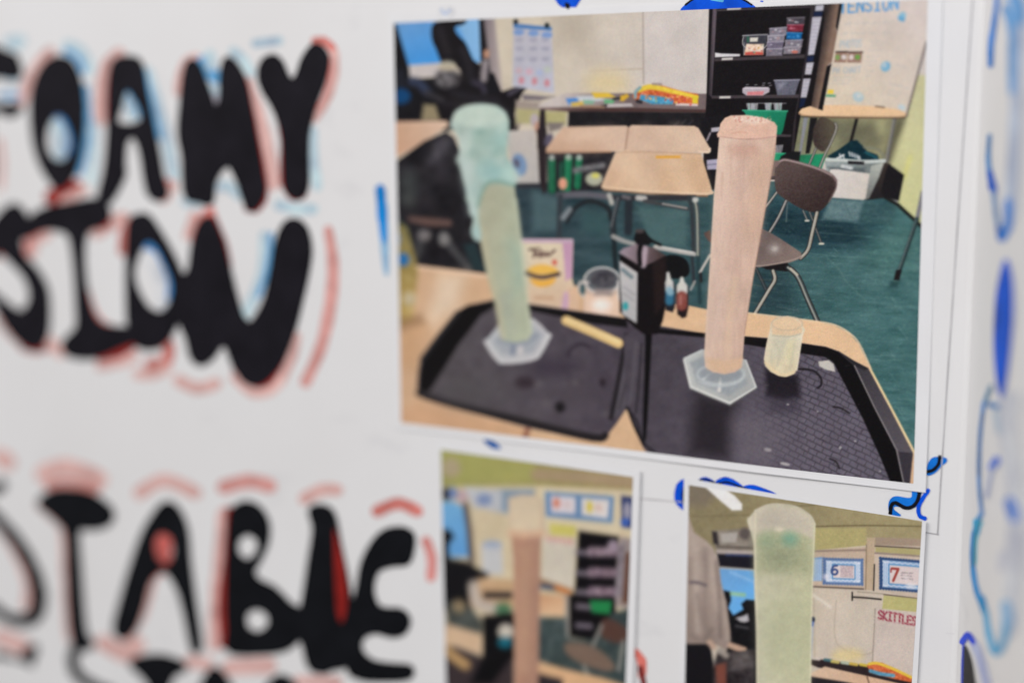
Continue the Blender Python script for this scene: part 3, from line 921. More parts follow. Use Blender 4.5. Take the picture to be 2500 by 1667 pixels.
# --- wall chart and pin board
P.part('pictured_chart')
P.poly('A', [(1390, 230), (1755, 270), (1780, 895), (1380, 830)], G2('A', (1560, 300), (176, 172, 180), (1560, 850), (180, 180, 194)), 7)
P.poly('A', [(1388, 228), (1757, 263), (1757, 298), (1388, 272)], (70, 116, 172), 5)
for cx, cy in ((1440, 312), (1580, 322), (1710, 338)):
    P.ell('A', (cx, cy), (52, 30), (112, 142, 192), 9)
for r, yy in enumerate((385, 470, 570)):
    for cx in (1445, 1580, 1695):
        P.ell('A', (cx, yy), (38, 20), (150, 148, 164), 10, a=.8)
for cx, cy, c in ((1440, 680, (196, 160, 168)), (1540, 690, (206, 156, 170)), (1640, 700, (160, 172, 204)), (1715, 670, (178, 186, 170))):
    P.ell('A', (cx, cy), (34, 30), c, 10, a=.8)
for cx, cy in ((1465, 772), (1590, 780), (1710, 797)):
    P.ell('A', (cx, cy), (27, 36), (194, 128, 136), 9)
P.ell('A', (1410, 212), (24, 26), (30, 34, 40), 6)
P.ell('A', (1710, 248), (24, 26), (30, 40, 44), 6)
P.part('pictured_wall_tray')
P.poly('A', [(1470, 905), (1700, 925), (1790, 925), (1640, 965), (1480, 960)], (112, 102, 106), 8)
P.poly('A', [(1410, 960), (1650, 985), (1640, 1040), (1410, 1240)], (150, 136, 126), 10)
P.poly('A', [(1415, 1040), (1900, 1080), (1890, 1200), (1690, 1200), (1415, 1180)], (168, 160, 112), 12)
P.ell('A', (1590, 1150), (40, 60), (176, 162, 166), 10)
P.ell('A', (1615, 1220), (28, 55), (186, 140, 118), 9)
P.part('pictured_bin')
P.poly('D', [(925, 250), (1150, 243), (1192, 655), (1000, 655)], G2('D', (960, 300), (190, 180, 172), (1150, 600), (180, 174, 168)), 5)
P.ell('D', (1030, 510), (56, 85), (112, 140, 176), 12, rot=-.2)
P.ell('D', (1010, 500), (22, 36), (86, 84, 104), 10, rot=-.3)
P.poly('D', [(1000, 650), (1195, 650), (1200, 690), (1005, 690)], (46, 48, 54), 6)

# --- dark side table with books and a bag of coloured beads
P.part('pictured_side_table')
P.poly('B', [(70, 1210), (380, 1070), (2005, 1080), (2015, 1290), (1800, 1290), (410, 1250), (90, 1250)], G2('B', (300, 1200), (196, 184, 178), (1100, 1200), (112, 96, 96)), 5)
P.poly('B', [(80, 1238), (420, 1232), (1100, 1240), (2012, 1262), (2015, 1300), (420, 1290), (90, 1260)], G2('B', (200, 1250), (120, 96, 92), (700, 1250), (72, 50, 48)), 5)
P.poly('B', [(420, 1280), (2005, 1296), (2020, 1700), (1900, 1480), (410, 1470)], (27, 25, 28), 5, nz=8, nsc=20)
P.poly('B', [(90, 1260), (150, 1260), (170, 1640), (260, 1760), (60, 1700)], (40, 32, 36), 6)
P.poly('B', [(160, 1290), (385, 1290), (370, 1420), (170, 1420)], (172, 164, 112), 9)
P.poly('B', [(170, 1410), (370, 1410), (330, 1480), (200, 1520)], (122, 112, 106), 9)
P.poly('D', [(1165, 240), (1240, 240), (1240, 700), (1215, 740), (1185, 640)], (40, 32, 35), 6)
P.ell('D', (1255, 320), (30, 50), (84, 78, 96), 12, rot=.4)
for x, y in ((1640, 1420), (1720, 1400), (1800, 1410)):
    P.line('B', [(x, y+20), (x+40, y-20)], 14, (70, 68, 72), 10, a=.6, own=False)
P.part('pictured_book')
P.poly('B', [(385, 1135), (540, 1125), (520, 1190), (420, 1205)], (66, 128, 202), 6)
P.poly('B', [(500, 1110), (700, 1105), (900, 1150), (560, 1180)], (190, 196, 200), 8)
P.poly('B', [(680, 1065), (880, 1070), (960, 1120), (720, 1130)], (218, 178, 52), 6)
P.poly('B', [(440, 1180), (590, 1165), (600, 1215), (460, 1225)], (206, 170, 76), 6)
P.poly('B', [(590, 1150), (720, 1160), (700, 1200), (590, 1195)], (120, 168, 140), 7)
P.poly('B', [(830, 1145), (950, 1150), (930, 1195), (830, 1190)], (92, 164, 112), 6)
P.poly('B', [(1005, 1110), (1090, 1080), (1115, 1110), (1050, 1165), (1010, 1160)], (206, 160, 42), 7)
P.line('B', [(940, 1140), (1000, 1130)], 30, (44, 44, 46), 6)
P.line('B', [(800, 1225), (850, 1215)], 26, (34, 30, 34), 6)
P.line('B', [(560, 1222), (820, 1232)], 26, (150, 116, 92), 7)
P.poly('B', [(870, 1200), (1140, 1190), (1160, 1225), (860, 1232)], (190, 180, 178), 7)
P.part('pictured_bead_bag')
P.poly('B', [(1150, 1110), (1190, 1040), (1230, 1010), (1350, 980), (1500, 988), (1700, 1045), (1905, 1085), (1905, 1210), (1620, 1185), (1400, 1198), (1250, 1165), (1180, 1150)], (206, 96, 50), 5, nz=34, nsc=7)
P.poly('B', [(1245, 1090), (1400, 1100), (1615, 1135), (1612, 1200), (1380, 1200), (1230, 1150)], (72, 152, 190), 6, nz=34, nsc=6)
P.line('B', [(1230, 1045), (1300, 1012), (1400, 1005), (1650, 1062), (1890, 1118)], [40, 60, 62, 50, 40], (226, 192, 56), 5, nz=16, nsc=8)
P.line('B', [(1185, 1120), (1190, 1060), (1240, 1010)], 34, (120, 160, 170), 6)
P.poly('B', [(1838, 1105), (1905, 1110), (1900, 1195), (1840, 1190)], (212, 190, 40), 6)
P.poly('B', [(1650, 1188), (1900, 1196), (1900, 1222), (1650, 1215)], (210, 190, 184), 5)
for _k in range(34):
    x = _r.uniform(1260, 1830)
    y = 1085 + (x-1260)*0.09 + _r.uniform(-20, 70)
    P.ell('B', (x, y), (13, 13), _r.choice([(228, 120, 60), (190, 60, 50), (232, 180, 90), (200, 70, 70), (240, 150, 120)]) if y < 1130+(x-1260)*.09 or x > 1620 else _r.choice([(60, 130, 190), (120, 190, 210), (150, 180, 120)]), 4, a=.8, own=False)
P.line('B', [(1210, 1165), (1250, 1175)], 40, (40, 38, 44), 7, own=False)
P.line('B', [(1390, 968), (1480, 972)], 22, (140, 120, 110), 8, own=False)

# --- book shelf
P.part('pictured_bookshelf')
P.poly('C', [(125, 60), (1140, 20), (1300, 20), (1255, 250), (1125, 1035), (1005, 1085), (930, 1500), (915, 1720), (60, 1720), (100, 900)], (20, 17, 20), 3, nz=3, nsc=8)
P.poly('E', [(1290, 100), (1460, 60), (1430, 620), (1380, 640), (1340, 520), (1330, 380)], (22, 20, 24), 3)
P.poly('C', [(160, 70), (200, 70), (150, 935), (118, 905)], G2('C', (130, 500), (50, 44, 48), (170, 500), (92, 80, 88)), 3)
P.poly('C', [(190, 92), (1112, 56), (1115, 74), (192, 112)], (64, 56, 60), 3)
P.poly('C', [(1100, 40), (1140, 40), (1060, 560), (960, 1100), (925, 1600), (900, 1600), (930, 1200), (1050, 520)], (46, 40, 44), 3)
for q in ([(175, 562), (1042, 524), (1036, 560), (175, 590)], [(148, 918), (986, 904), (980, 940), (148, 946)], [(770, 1282), (912, 1292), (906, 1312), (770, 1312)]):
    P.poly('C', q, (64, 56, 60), 3)
for q in ([(298, 82), (430, 78), (428, 94), (296, 100)], [(245, 558), (352, 552), (350, 576), (245, 580)], [(222, 924), (330, 922), (330, 944), (222, 946)]):
    P.poly('C', q, (206, 200, 194), 3)
P.part('pictured_papers')
P.poly('C', [(180, 506), (240, 515), (420, 520), (420, 542), (180, 552)], (206, 202, 204), 3)
P.part('pictured_papers')
P.poly('E', [(1335, 412), (1425, 402), (1425, 482), (1340, 484)], (164, 158, 180), 4)
P.line('E', [(1340, 448), (1425, 440)], 8, (110, 104, 126), 4)
P.part('pictured_papers')
P.poly('E', [(1370, 165), (1440, 158), (1430, 192), (1370, 198)], (176, 170, 178), 4)
P.line('E', [(1338, 260), (1362, 205)], 14, (150, 140, 148), 4)
P.part('pictured_bucket')
P.poly('C', [(445, 340), (685, 335), (650, 528), (455, 532)], (58, 58, 66), 3, nz=10, nsc=6)
P.poly('C', [(480, 425), (648, 425), (642, 526), (458, 530)], (222, 190, 162), 4, nz=34, nsc=5)
P.poly('C', [(470, 505), (560, 495), (640, 505), (640, 527), (468, 530)], (196, 76, 66), 4, nz=20, nsc=4)
P.poly('C', [(515, 364), (595, 362), (588, 402), (515, 404)], (206, 200, 186), 3)
P.poly('C', [(486, 352), (508, 352), (506, 408), (486, 410)], (44, 92, 74), 4)
for _k in range(16):
    P.ell('C', (_r.uniform(485, 640), _r.uniform(432, 515)), (11, 8), _r.choice([(220, 120, 80), (240, 220, 200), (200, 150, 70), (160, 60, 60), (110, 130, 120)]), 3, a=.8, rot=_r.uniform(0, 3))
P.line('C', [(445, 345), (560, 338), (685, 334)], 8, (186, 184, 188), 2.5)
P.line('C', [(452, 360), (444, 420), (476, 458), (560, 492), (642, 470), (682, 420), (688, 345)], 6, (214, 210, 208), 2.2)
P.line('C', [(460, 410), (456, 528)], 6, (150, 148, 150), 2.5)
for q, c in (([(705, 276), (870, 264), (862, 340), (703, 346)], (118, 112, 124)), ([(690, 346), (850, 340), (842, 402), (690, 410)], (122, 116, 128)),
             ([(680, 408), (840, 402), (828, 470), (680, 474)], (104, 96, 116)), ([(672, 472), (830, 468), (826, 536), (672, 540)], (112, 106, 118)),
             ([(870, 176), (1042, 170), (1036, 236), (870, 242)], (70, 64, 72)), ([(872, 242), (1030, 240), (1020, 306), (876, 308)], (118, 38, 54)),
             ([(868, 314), (1016, 320), (1006, 384), (864, 378)], (12, 88, 148)), ([(856, 390), (1022, 384), (1010, 446), (850, 452)], (116, 110, 122)),
             ([(840, 456), (1006, 450), (996, 516), (838, 522)], (120, 112, 122))):
    P.part('pictured_storage_box')
    P.poly('C', q, c, 3, nz=20, nsc=6)
    lt = tuple(min(255, v+70) for v in c)
    P.line('C', [q[0], q[1]], 8, lt, 2.5, a=.85)
    P.line('C', [q[0], q[3]], 5, lt, 2.5, a=.5)
    x0, x1, y1 = q[3][0], q[2][0], (q[2][1]+q[1][1])/2
    for _k in range(4):
        P.ell('C', (_r.uniform(x0+20, x1-20), y1+_r.uniform(-14, 18)), (13, 7), _r.choice([(226, 222, 224), (196, 190, 200), (170, 130, 130), (90, 84, 96)]) if c[0] > 60 and c[1] > 50 else lt, 3, a=.7)
    if c == (120, 112, 122):
        P.ell('C', (945, 500), (32, 14), (206, 104, 82), 4, a=.85)
P.part('pictured_storage_box')
P.poly('C', [(443, 855), (470, 832), (690, 836), (706, 850), (700, 885), (640, 916), (480, 916), (443, 890)], (172, 162, 170), 3, nz=10, nsc=6)
P.poly('C', [(490, 882), (650, 874), (640, 912), (490, 914)], (204, 120, 124), 5, nz=14, nsc=4)
P.line('C', [(450, 848), (690, 845)], 8, (206, 198, 204), 3)
P.part('pictured_basket')
P.poly('C', [(745, 770), (992, 764), (946, 911), (776, 913)], (92, 92, 106), 3, nz=18, nsc=3.5)
P.poly('C', [(775, 800), (860, 795), (820, 850), (785, 860)], (140, 140, 154), 12, a=.7)
P.line('C', [(745, 772), (992, 766)], 9, (168, 166, 182), 3)
for x, y in ((480, 814), (560, 816), (638, 800), (690, 800), (700, 822), (632, 820)):
    P.line('C', [(x, y), (x+22, y-2)], 7, (170, 168, 172), 3, a=.8, own=False)
P.part('pictured_magazines')
for x0, x1 in ((480, 592), (655, 722), (738, 822)):
    P.poly('C', [(x0, 990), (x1, 988), (x1-6, 1062), (x0+12, 1062)], (196, 194, 194), 3)
    for k in range(int((x1-x0)/15)):
        P.line('C', [(x0+8+15*k, 990), (x0+14+15*k, 1060)], 6, _r.choice([(40, 40, 46), (90, 96, 110), (60, 110, 100)]), 2.2)
P.line('C', [(600, 990), (860, 992)], 7, (190, 190, 190), 3, own=False, a=.7)
P.poly('C', [(750, 1392), (832, 1388), (820, 1466), (748, 1466)], (170, 166, 168), 3)
for k in range(5):
    P.line('C', [(760+15*k, 1392), (756+15*k, 1464)], 6, (36, 34, 40), 2.2)
P.part('pictured_green_tub')
P.poly('C', [(443, 1054), (877, 1060), (868, 1085), (832, 1250), (812, 1290), (500, 1290), (470, 1090)], G2('C', (600, 1080), (26, 134, 98), (820, 1250), (16, 110, 78)), 3, nz=5, nsc=10)
P.line('C', [(445, 1058), (876, 1066)], 12, (58, 160, 122), 3)
P.part('pictured_green_tub')
P.poly('C', [(735, 1464), (858, 1466), (842, 1545), (735, 1560)], (18, 136, 92), 3)
P.line('C', [(740, 1468), (858, 1470)], 9, (60, 170, 126), 3)
P.part('pictured_shelf_labels')
for q, c in (([(1145, 55), (1222, 50), (1216, 106), (1138, 110)], (178, 176, 186)), ([(1128, 114), (1212, 110), (1204, 160), (1122, 162)], (22, 32, 62)),
             ([(1112, 168), (1202, 164), (1130, 526), (1070, 532)], (176, 172, 182)), ([(1066, 540), (1128, 534), (1122, 592), (1056, 596)], (24, 34, 62)),
             ([(1056, 604), (1126, 600), (1102, 716), (1040, 716)], (180, 176, 184)), ([(1026, 756), (1096, 754), (1056, 936), (1000, 936)], (178, 174, 184)),
             ([(1000, 940), (1052, 940), (1036, 1010), (985, 1040)], (20, 30, 56))):
    P.poly('C', q, c, 3)
    if c[0] > 100:
        h = q[2][1]-q[1][1]
        for k in range(int(h/34)):
            t = (k+.6)*34/h
            xa, xb = q[0][0]+(q[3][0]-q[0][0])*t+10, q[1][0]+(q[2][0]-q[1][0])*t-10
            P.scrib('C', (xa, q[1][1]+h*t), (xb, q[1][1]+h*t-2), 7, (112, 108, 124), 2.5, 3, .6)

# --- leaning brown board, the other poster board and its table
P.part('pictured_brown_board')
P.poly('C', [(1225, 30), (1375, 20), (1335, 270), (1352, 310), (1335, 500), (1312, 590), (1262, 625), (1240, 720), (1190, 1060), (1100, 1025), (1180, 560), (1225, 200)], G2('C', (1170, 500), (44, 36, 36), (1270, 520), (128, 102, 86)), 3, nz=8, nsc=18)
P.poly('C', [(1370, 30), (1425, 28), (1212, 1062), (1168, 1048), (1250, 640), (1312, 600), (1336, 480), (1352, 300), (1336, 262)], (22, 20, 22), 3)
P.part('pictured_poster')
P.poly('C', [(1422, -60), (2300, -80), (2217, 420), (2012, 1112), (1980, 1100), (1216, 1040)], G2('C', (1400, 900), (206, 190, 168), (2150, 100), (204, 190, 182)), 3, nz=5, nsc=30)
P.text('C', 'TENSION', (1378, 8), (58, -4), (-4, 122), 15, (84, 156, 208), .42, 3.5)
P.text('C', 'TENSION', (1384, 12), (58, -4), (-4, 118), 7, (60, 128, 196), .42, 3)
P.text('C', 'PHOTOS', (1382, 396), (26, -2), (-2, 68), 7, (158, 176, 190), .36, 3)
P.text('C', 'PH CHART', (1312, 652), (24, -1), (-3, 54), 6, (150, 166, 180), .42, 3)
for p0, p1, h in (((1420, 235), (1740, 220), 22), ((1750, 225), (1900, 205), 18), ((1385, 330), (1560, 322), 22), ((1570, 322), (1870, 318), 24), ((1665, 405), (1830, 400), 18), ((1670, 440), (1780, 436), 14),
                  ((1650, 485), (1810, 478), 16), ((1630, 550), (1780, 545), 16), ((1630, 590), (1740, 585), 14), ((1625, 630), (1720, 626), 14), ((1630, 690), (1720, 685), 14), ((1620, 730), (1670, 728), 12),
                  ((1310, 745), (1510, 740), 12), ((1310, 775), (1500, 772), 12), ((1300, 805), (1460, 800), 12), ((1850, 800), (2040, 855), 20), ((1840, 860), (1980, 905), 14), ((1840, 900), (1940, 930), 14), ((1900, 620), (2040, 660), 14)):
    P.scrib('C', p0, p1, h, (160, 166, 172), 3, 4, .6)
for (x, y), r, c, al in (((1972, 160), (34, 44), (110, 176, 206), .8), ((1965, 185), (36, 22), (76, 150, 196), .8), ((1815, 640), (44, 50), (96, 166, 206), .85), ((1552, 930), (54, 46), (150, 182, 196), .75), ((1968, 1032), (36, 30), (176, 196, 204), .8)):
    P.ell('C', (x, y), r, c, 7, a=al, rot=.5, own=False)
P.ell('C', (1802, 625), (20, 26), (190, 196, 196), 9, a=.8, own=False)
P.ell('C', (1560, 918), (24, 20), (196, 198, 190), 9, a=.8, own=False)
for q, k in (([(1338, 500), (1450, 498), (1436, 602), (1322, 600)], 0), ([(1456, 504), (1594, 502), (1580, 604), (1446, 602)], 1)):
    P.poly('C', q, (150, 116, 100), 3, nz=16, nsc=8)
    P.line('C', [q[0], q[1]], 12, (44, 32, 32), 3)
    cx = (q[0][0]+q[2][0])/2
    P.ell('C', (cx-32, 552), (22, 26), (120, 150, 80) if not k else (206, 192, 186), 5)
    P.ell('C', (cx+28, 550), (24, 24), (206, 196, 190) if not k else (96, 150, 62), 5)
P.poly('C', [(1262, 860), (1318, 862), (1312, 902), (1256, 900)], (226, 194, 58), 4)
P.poly('C', [(1246, 906), (1338, 908), (1334, 932), (1242, 930)], (92, 152, 116), 4)
P.line('C', [(2206, 405), (2014, 1115)], 17, (96, 86, 84), 4, own=False)
P.part('pictured_round_table')
P.poly('C', [(980, 1078), (1010, 1042), (1092, 1018), (1212, 1062), (1222, 1008), (1500, 1008), (1760, 1022), (1950, 1052), (2012, 1085), (2004, 1112), (1900, 1128), (1500, 1130), (1200, 1122), (1030, 1108)], G2('C', (1100, 1060), (222, 182, 140), (1900, 1090), (226, 186, 142)), 3, nz=4, nsc=10)
P.line('C', [(985, 1088), (1030, 1106), (1200, 1122), (1500, 1130), (1900, 1128), (2000, 1112)], 12, (178, 134, 96), 3)
P.line('C', [(1720, 1020), (1800, 1030)], 14, (110, 90, 76), 5)
P.poly('C', [(1030, 1122), (1072, 1122), (1000, 1500), (968, 1580)], (126, 128, 134), 4)
P.poly('C', [(1092, 1130), (1162, 1130), (1085, 1470), (1046, 1470)], (24, 22, 24), 4)
P.poly('C', [(1522, 1138), (1554, 1138), (1486, 1400), (1456, 1400)], (26, 24, 24), 4)
P.line('F', [(1520, 40), (1470, 300), (1412, 605)], [30, 26, 16], (96, 94, 90), 4)
P.line('F', [(1512, 40), (1462, 300), (1404, 605)], 8, (150, 146, 136), 4)
P.line('C', [(1010, 1120), (2000, 1132)], 14, (60, 52, 44), 6, a=.8, own=False)

# --- things under and beside that table
P.part('pictured_green_seat')
P.poly('F', [(790, 310), (1000, 300), (960, 420), (860, 400), (720, 350)], G2('F', (800, 330), (30, 110, 74), (900, 400), (24, 138, 92)), 5)
P.poly('F', [(720, 280), (800, 285), (790, 360), (640, 350), (650, 320)], (22, 22, 24), 5)
P.part('pictured_clothes_bin')
P.poly('F', [(985, 360), (1435, 355), (1312, 640), (1280, 656), (1032, 636)], G2('F', (1000, 450), (146, 156, 154), (1400, 500), (98, 106, 104)), 3, nz=10, nsc=8)
P.poly('F', [(1010, 400), (1300, 410), (1290, 450), (1030, 430)], (84, 92, 94), 10, nz=12, nsc=6)
P.line('F', [(1120, 395), (1190, 410)], 26, (186, 190, 188), 5, nz=20, nsc=4)
P.poly('F', [(1028, 420), (1080, 418), (1325, 452), (1342, 468), (1304, 640), (1280, 652), (1036, 632), (1020, 470)], G2('F', (1060, 500), (206, 198, 190), (1320, 560), (200, 190, 178)), 3, nz=4, nsc=8)
P.poly('F', [(1005, 320), (1100, 262), (1185, 200), (1232, 195), (1285, 248), (1310, 280), (1390, 308), (1405, 350), (1280, 360), (1050, 348)], (12, 40, 50), 4, nz=10, nsc=7)
P.line('F', [(1300, 290), (1380, 330)], 18, (26, 84, 94), 6)
P.line('F', [(1290, 250), (1400, 270), (1440, 340)], 20, (120, 120, 100), 6)
P.line('F', [(1050, 350), (1090, 330), (1130, 310)], 13, (196, 196, 196), 3)
for x, y in ((1172, 300), (1192, 306), (1212, 314), (1232, 322), (1248, 332), (1100, 316), (1124, 322)):
    P.line('F', [(x, y-12), (x+8, y+16)], 11, (200, 200, 200), 3)
P.line('F', [(1000, 340), (1150, 348), (1300, 356), (1440, 350)], 16, (184, 190, 184), 3)
P.poly('F', [(1162, 354), (1288, 358), (1284, 382), (1164, 378)], (30, 28, 32), 3)
P.poly('F', [(1425, 360), (1490, 380), (1440, 640), (1300, 655)], G2('F', (1440, 400), (52, 44, 40), (1380, 620), (34, 30, 32)), 4)
P.part('pictured_clothes_bin')
P.poly('F', [(1340, 392), (1440, 366), (1400, 480), (1325, 640), (1296, 652)], G2('F', (1400, 380), (168, 172, 162), (1320, 620), (112, 114, 110)), 4, nz=8, nsc=6)
P.line('F', [(1000, 346), (1150, 352), (1300, 362), (1442, 356)], 22, (190, 196, 190), 3)
P.poly('F', [(1162, 354), (1288, 360), (1284, 384), (1164, 378)], (30, 28, 32), 3)
P.part('pictured_black_box')
P.poly('F', [(1480, 378), (1594, 462), (1552, 662), (1445, 632), (1414, 600), (1460, 400)], (24, 22, 25), 4, nz=4, nsc=6)

# --- right hand table leg
P.part('pictured_table_leg')
P.line('F', [(1735, 600), (1692, 800)], 34, (120, 118, 124), 3)
P.line('F', [(1692, 800), (1558, 1190)], 32, (34, 50, 52), 3)
P.line('F', [(1684, 800), (1552, 1185)], 7, (110, 128, 128), 3)
P.poly('F', [(1530, 1188), (1576, 1186), (1556, 1270), (1512, 1266)], (27, 22, 24), 3)
P.poly('F', [(1490, 1275), (1560, 1272), (1540, 1320), (1470, 1330)], (32, 60, 62), 14, a=.7, own=False)

# --- far chair, near chair
P.part('pictured_chair')
P.tube('F', [(925, 245), (865, 385)], 15, (120, 118, 112))
P.poly('F', [(950, 22), (1010, 32), (1062, 66), (1076, 108), (1042, 190), (992, 268), (960, 282), (908, 240), (893, 170), (905, 90)], G2('F', (905, 150), (58, 47, 44), (1050, 130), (86, 78, 62)), 3, sm=True, nz=8, nsc=5)
P.tube('F', [(1066, 66), (1074, 112), (1030, 220), (985, 310), (942, 415)], 16, (150, 144, 132))
P.poly('F', [(585, 352), (640, 350), (612, 480), (570, 480)], (112, 96, 90), 4)
P.poly('F', [(568, 475), (612, 470), (612, 490), (566, 495)], (56, 48, 48), 4)
P.line('F', [(700, 660), (690, 820)], 10, (80, 96, 98), 4)
P.tube('F', [(820, 735), (852, 808)], 14, (84, 90, 90))
P.tube('F', [(870, 745), (960, 985)], 15, (52, 58, 60))
P.line('F', [(838, 812), (862, 812)], 13, (206, 200, 184), 3)
P.line('F', [(946, 988), (974, 988)], 15, (206, 200, 180), 3)
P.poly('F', [(62, 905), (110, 882), (120, 985), (90, 960), (66, 925)], (96, 74, 66), 4)
P.tube('F', [(115, 1075), (70, 1140), (28, 1215)], 16, (140, 138, 130))
P.line('F', [(38, 1225), (36, 1275)], 16, (34, 34, 36), 4)
P.part('pictured_chair')
P.tube('F', [(622, 590), (570, 660), (525, 718)], 19, (140, 136, 130))
P.tube('F', [(690, 660), (630, 790), (560, 905)], 24, (118, 116, 116))
P.poly('F', [(606, 400), (640, 358), (690, 346), (900, 398), (1020, 448), (1072, 500), (1074, 560), (1024, 660), (962, 730), (900, 748), (800, 718), (690, 652), (622, 600), (602, 520)], G2('F', (700, 420), (82, 66, 63), (880, 720), (52, 39, 38)), 2.5, sm=True, nz=12, nsc=3.2)
P.line('F', [(612, 392), (648, 356), (700, 348), (900, 402), (1030, 458), (1072, 505)], 20, (118, 96, 94), 3)
P.line('F', [(640, 358), (700, 350), (900, 404), (1040, 466)], 7, (168, 148, 146), 3)
P.line('F', [(1074, 520), (1068, 570), (1018, 668)], 10, (110, 92, 88), 4)
P.tube('F', [(926, 750), (890, 900), (858, 1030), (800, 1098)], 30, (156, 150, 134))
P.poly('F', [(480, 862), (560, 898), (640, 945), (805, 1055), (808, 1098), (720, 1132), (560, 1164), (440, 1172)], G2('F', (500, 900), (98, 84, 82), (680, 1130), (126, 108, 100)), 3, nz=4, nsc=5)
P.ell('F', (600, 1026), (46, 38), (160, 148, 142), 26, a=.7)
P.ell('F', (602, 1028), (20, 16), (190, 180, 172), 14, a=.8)
P.line('F', [(806, 1085), (720, 1118), (560, 1150), (450, 1158)], 9, (156, 138, 128), 3)
P.poly('F', [(500, 1166), (700, 1134), (745, 1190), (690, 1200), (600, 1190), (540, 1185)], (24, 20, 22), 4)
P.tube('F', [(462, 1178), (540, 1345)], 20, (44, 52, 56), hi=(96, 104, 104))
P.tube('F', [(590, 1195), (604, 1262), (560, 1340), (440, 1540)], 30, (158, 152, 136))
P.tube('F', [(706, 1170), (760, 1215), (800, 1280), (850, 1400), (930, 1580)], 36, (70, 80, 80))
P.line('F', [(725, 1180), (775, 1225)], 18, (186, 178, 160), 4)

# --- school desks
P.part('pictured_desk')
P.poly('E', [(110, 355), (640, 345), (560, 540), (540, 640), (400, 645), (250, 662), (120, 660)], (33, 31, 36), 5, nz=8, nsc=10)
P.part('pictured_bottle')
for x0, x1, y0, y1, w, c in ((150, 152, 425, 640, 56, (26, 92, 62)), (278, 268, 400, 630, 58, (24, 112, 72)), (358, 345, 405, 610, 52, (22, 104, 68)), (228, 225, 440, 640, 40, (22, 66, 50))):
    P.line('E', [(x0, y0), (x1, y1)], w, c, 7, nz=8, nsc=8)
    P.line('E', [(x0-10, y0+10), (x1-10, y1-10)], 12, tuple(v+24 for v in c), 8, a=.7)
for x, y in ((278, 388), (360, 392), (150, 392)):
    P.ell('E', (x, y), (22, 24), (172, 178, 170), 8, a=.85)
P.ell('E', (235, 592), (32, 44), (222, 150, 122), 8)
P.part('pictured_desk')
P.ell('E', (475, 556), (66, 52), (168, 168, 146), 12)
P.ell('E', (485, 530), (28, 20), (204, 196, 90), 10)
P.line('E', [(330, 490), (440, 470), (540, 450)], 44, (110, 108, 110), 14, nz=30, nsc=8)
P.line('E', [(210, 680), (400, 675), (570, 690)], 48, (92, 90, 98), 10)
P.line('E', [(215, 690), (205, 1010)], 40, (48, 54, 60), 12)
P.line('E', [(265, 880), (330, 775), (450, 725), (580, 780), (602, 860)], 34, (30, 34, 38), 10)
P.line('E', [(285, 790), (238, 852)], 40, (124, 130, 134), 12)
P.line('E', [(740, 720), (735, 960)], 60, (36, 42, 48), 10)
P.line('E', [(620, 860), (630, 1100), (640, 1240)], 36, (26, 34, 38), 10)
P.poly('E', [(105, 325), (240, 158), (720, 148), (738, 165), (712, 335), (600, 348), (120, 357)], G2('E', (150, 340), (204, 166, 138), (650, 170), (206, 174, 150)), 4, nz=4, nsc=14)
P.line('E', [(110, 345), (600, 346)], 14, (176, 134, 106), 4)
P.part('pictured_desk')
P.poly('E', [(735, 165), (760, 144), (1240, 150), (1272, 166), (1362, 322), (1350, 355), (708, 342)], G2('E', (760, 200), (204, 172, 148), (1300, 330), (212, 180, 152)), 4, nz=4, nsc=14)
P.line('E', [(737, 165), (712, 335)], 14, (168, 134, 112), 4)
P.line('E', [(1280, 345), (1350, 352), (1360, 325)], 16, (226, 200, 174), 4)
P.poly('E', [(640, 352), (712, 334), (900, 345), (1290, 362), (1302, 392), (1376, 640), (1368, 668), (1340, 684), (900, 665), (560, 640), (528, 612)], G2('E', (700, 400), (208, 174, 144), (900, 640), (210, 172, 136)), 4, nz=5, nsc=16)
P.poly('E', [(830, 360), (1000, 365), (940, 640), (820, 600)], (196, 164, 138), 40, a=.5, own=False)
P.line('E', [(540, 618), (900, 650), (1340, 668), (1370, 648)], 16, (226, 192, 158), 4)
P.line('E', [(545, 638), (900, 668), (1340, 688)], 12, (120, 88, 68), 4)
P.line('E', [(640, 352), (900, 349), (1290, 364)], 8, (182, 146, 120), 4)
for pts, c, w_ in (([(700, 420), (820, 560), (900, 630)], (222, 192, 160), 120), ([(1080, 420), (1150, 560), (1180, 640)], (220, 188, 156), 90), ([(1250, 430), (1300, 600)], (190, 152, 118), 60), ([(620, 520), (600, 600)], (192, 152, 120), 60)):
    P.line('E', pts, w_, c, 60, a=.5, own=False)
for pts, c in (([(300, 240), (600, 200)], (218, 188, 162)), ([(860, 200), (1000, 300)], (196, 164, 142)), ([(1100, 190), (1250, 300)], (218, 190, 166)), ([(200, 320), (500, 310)], (192, 154, 126))):
    P.line('E', pts, 70, c, 50, a=.5, own=False)
P.part('pictured_pencil')
P.line('E', [(955, 389), (1140, 387)], 22, (220, 158, 62), 4)
P.line('E', [(1140, 387), (1155, 386)], 14, (214, 180, 150), 4)
P.part('pictured_desk_frame')
P.line('E', [(600, 700), (900, 700), (1240, 700)], 40, (46, 45, 50), 8)
P.line('E', [(810, 700), (860, 705)], 40, (176, 172, 168), 8)
P.line('E', [(590, 680), (610, 740)], 36, (170, 168, 160), 8)
P.line('E', [(660, 700), (632, 830), (612, 920), (618, 1000)], 34, (44, 48, 52), 8)
P.line('E', [(655, 700), (624, 830), (606, 920)], 10, (104, 108, 110), 6)
P.line('E', [(700, 690), (740, 700)], 30, (96, 92, 96), 8)
P.line('E', [(860, 725), (1000, 750), (1190, 785)], 26, (60, 60, 62), 7)
P.line('E', [(1000, 745), (1180, 778)], 12, (156, 152, 146), 6)
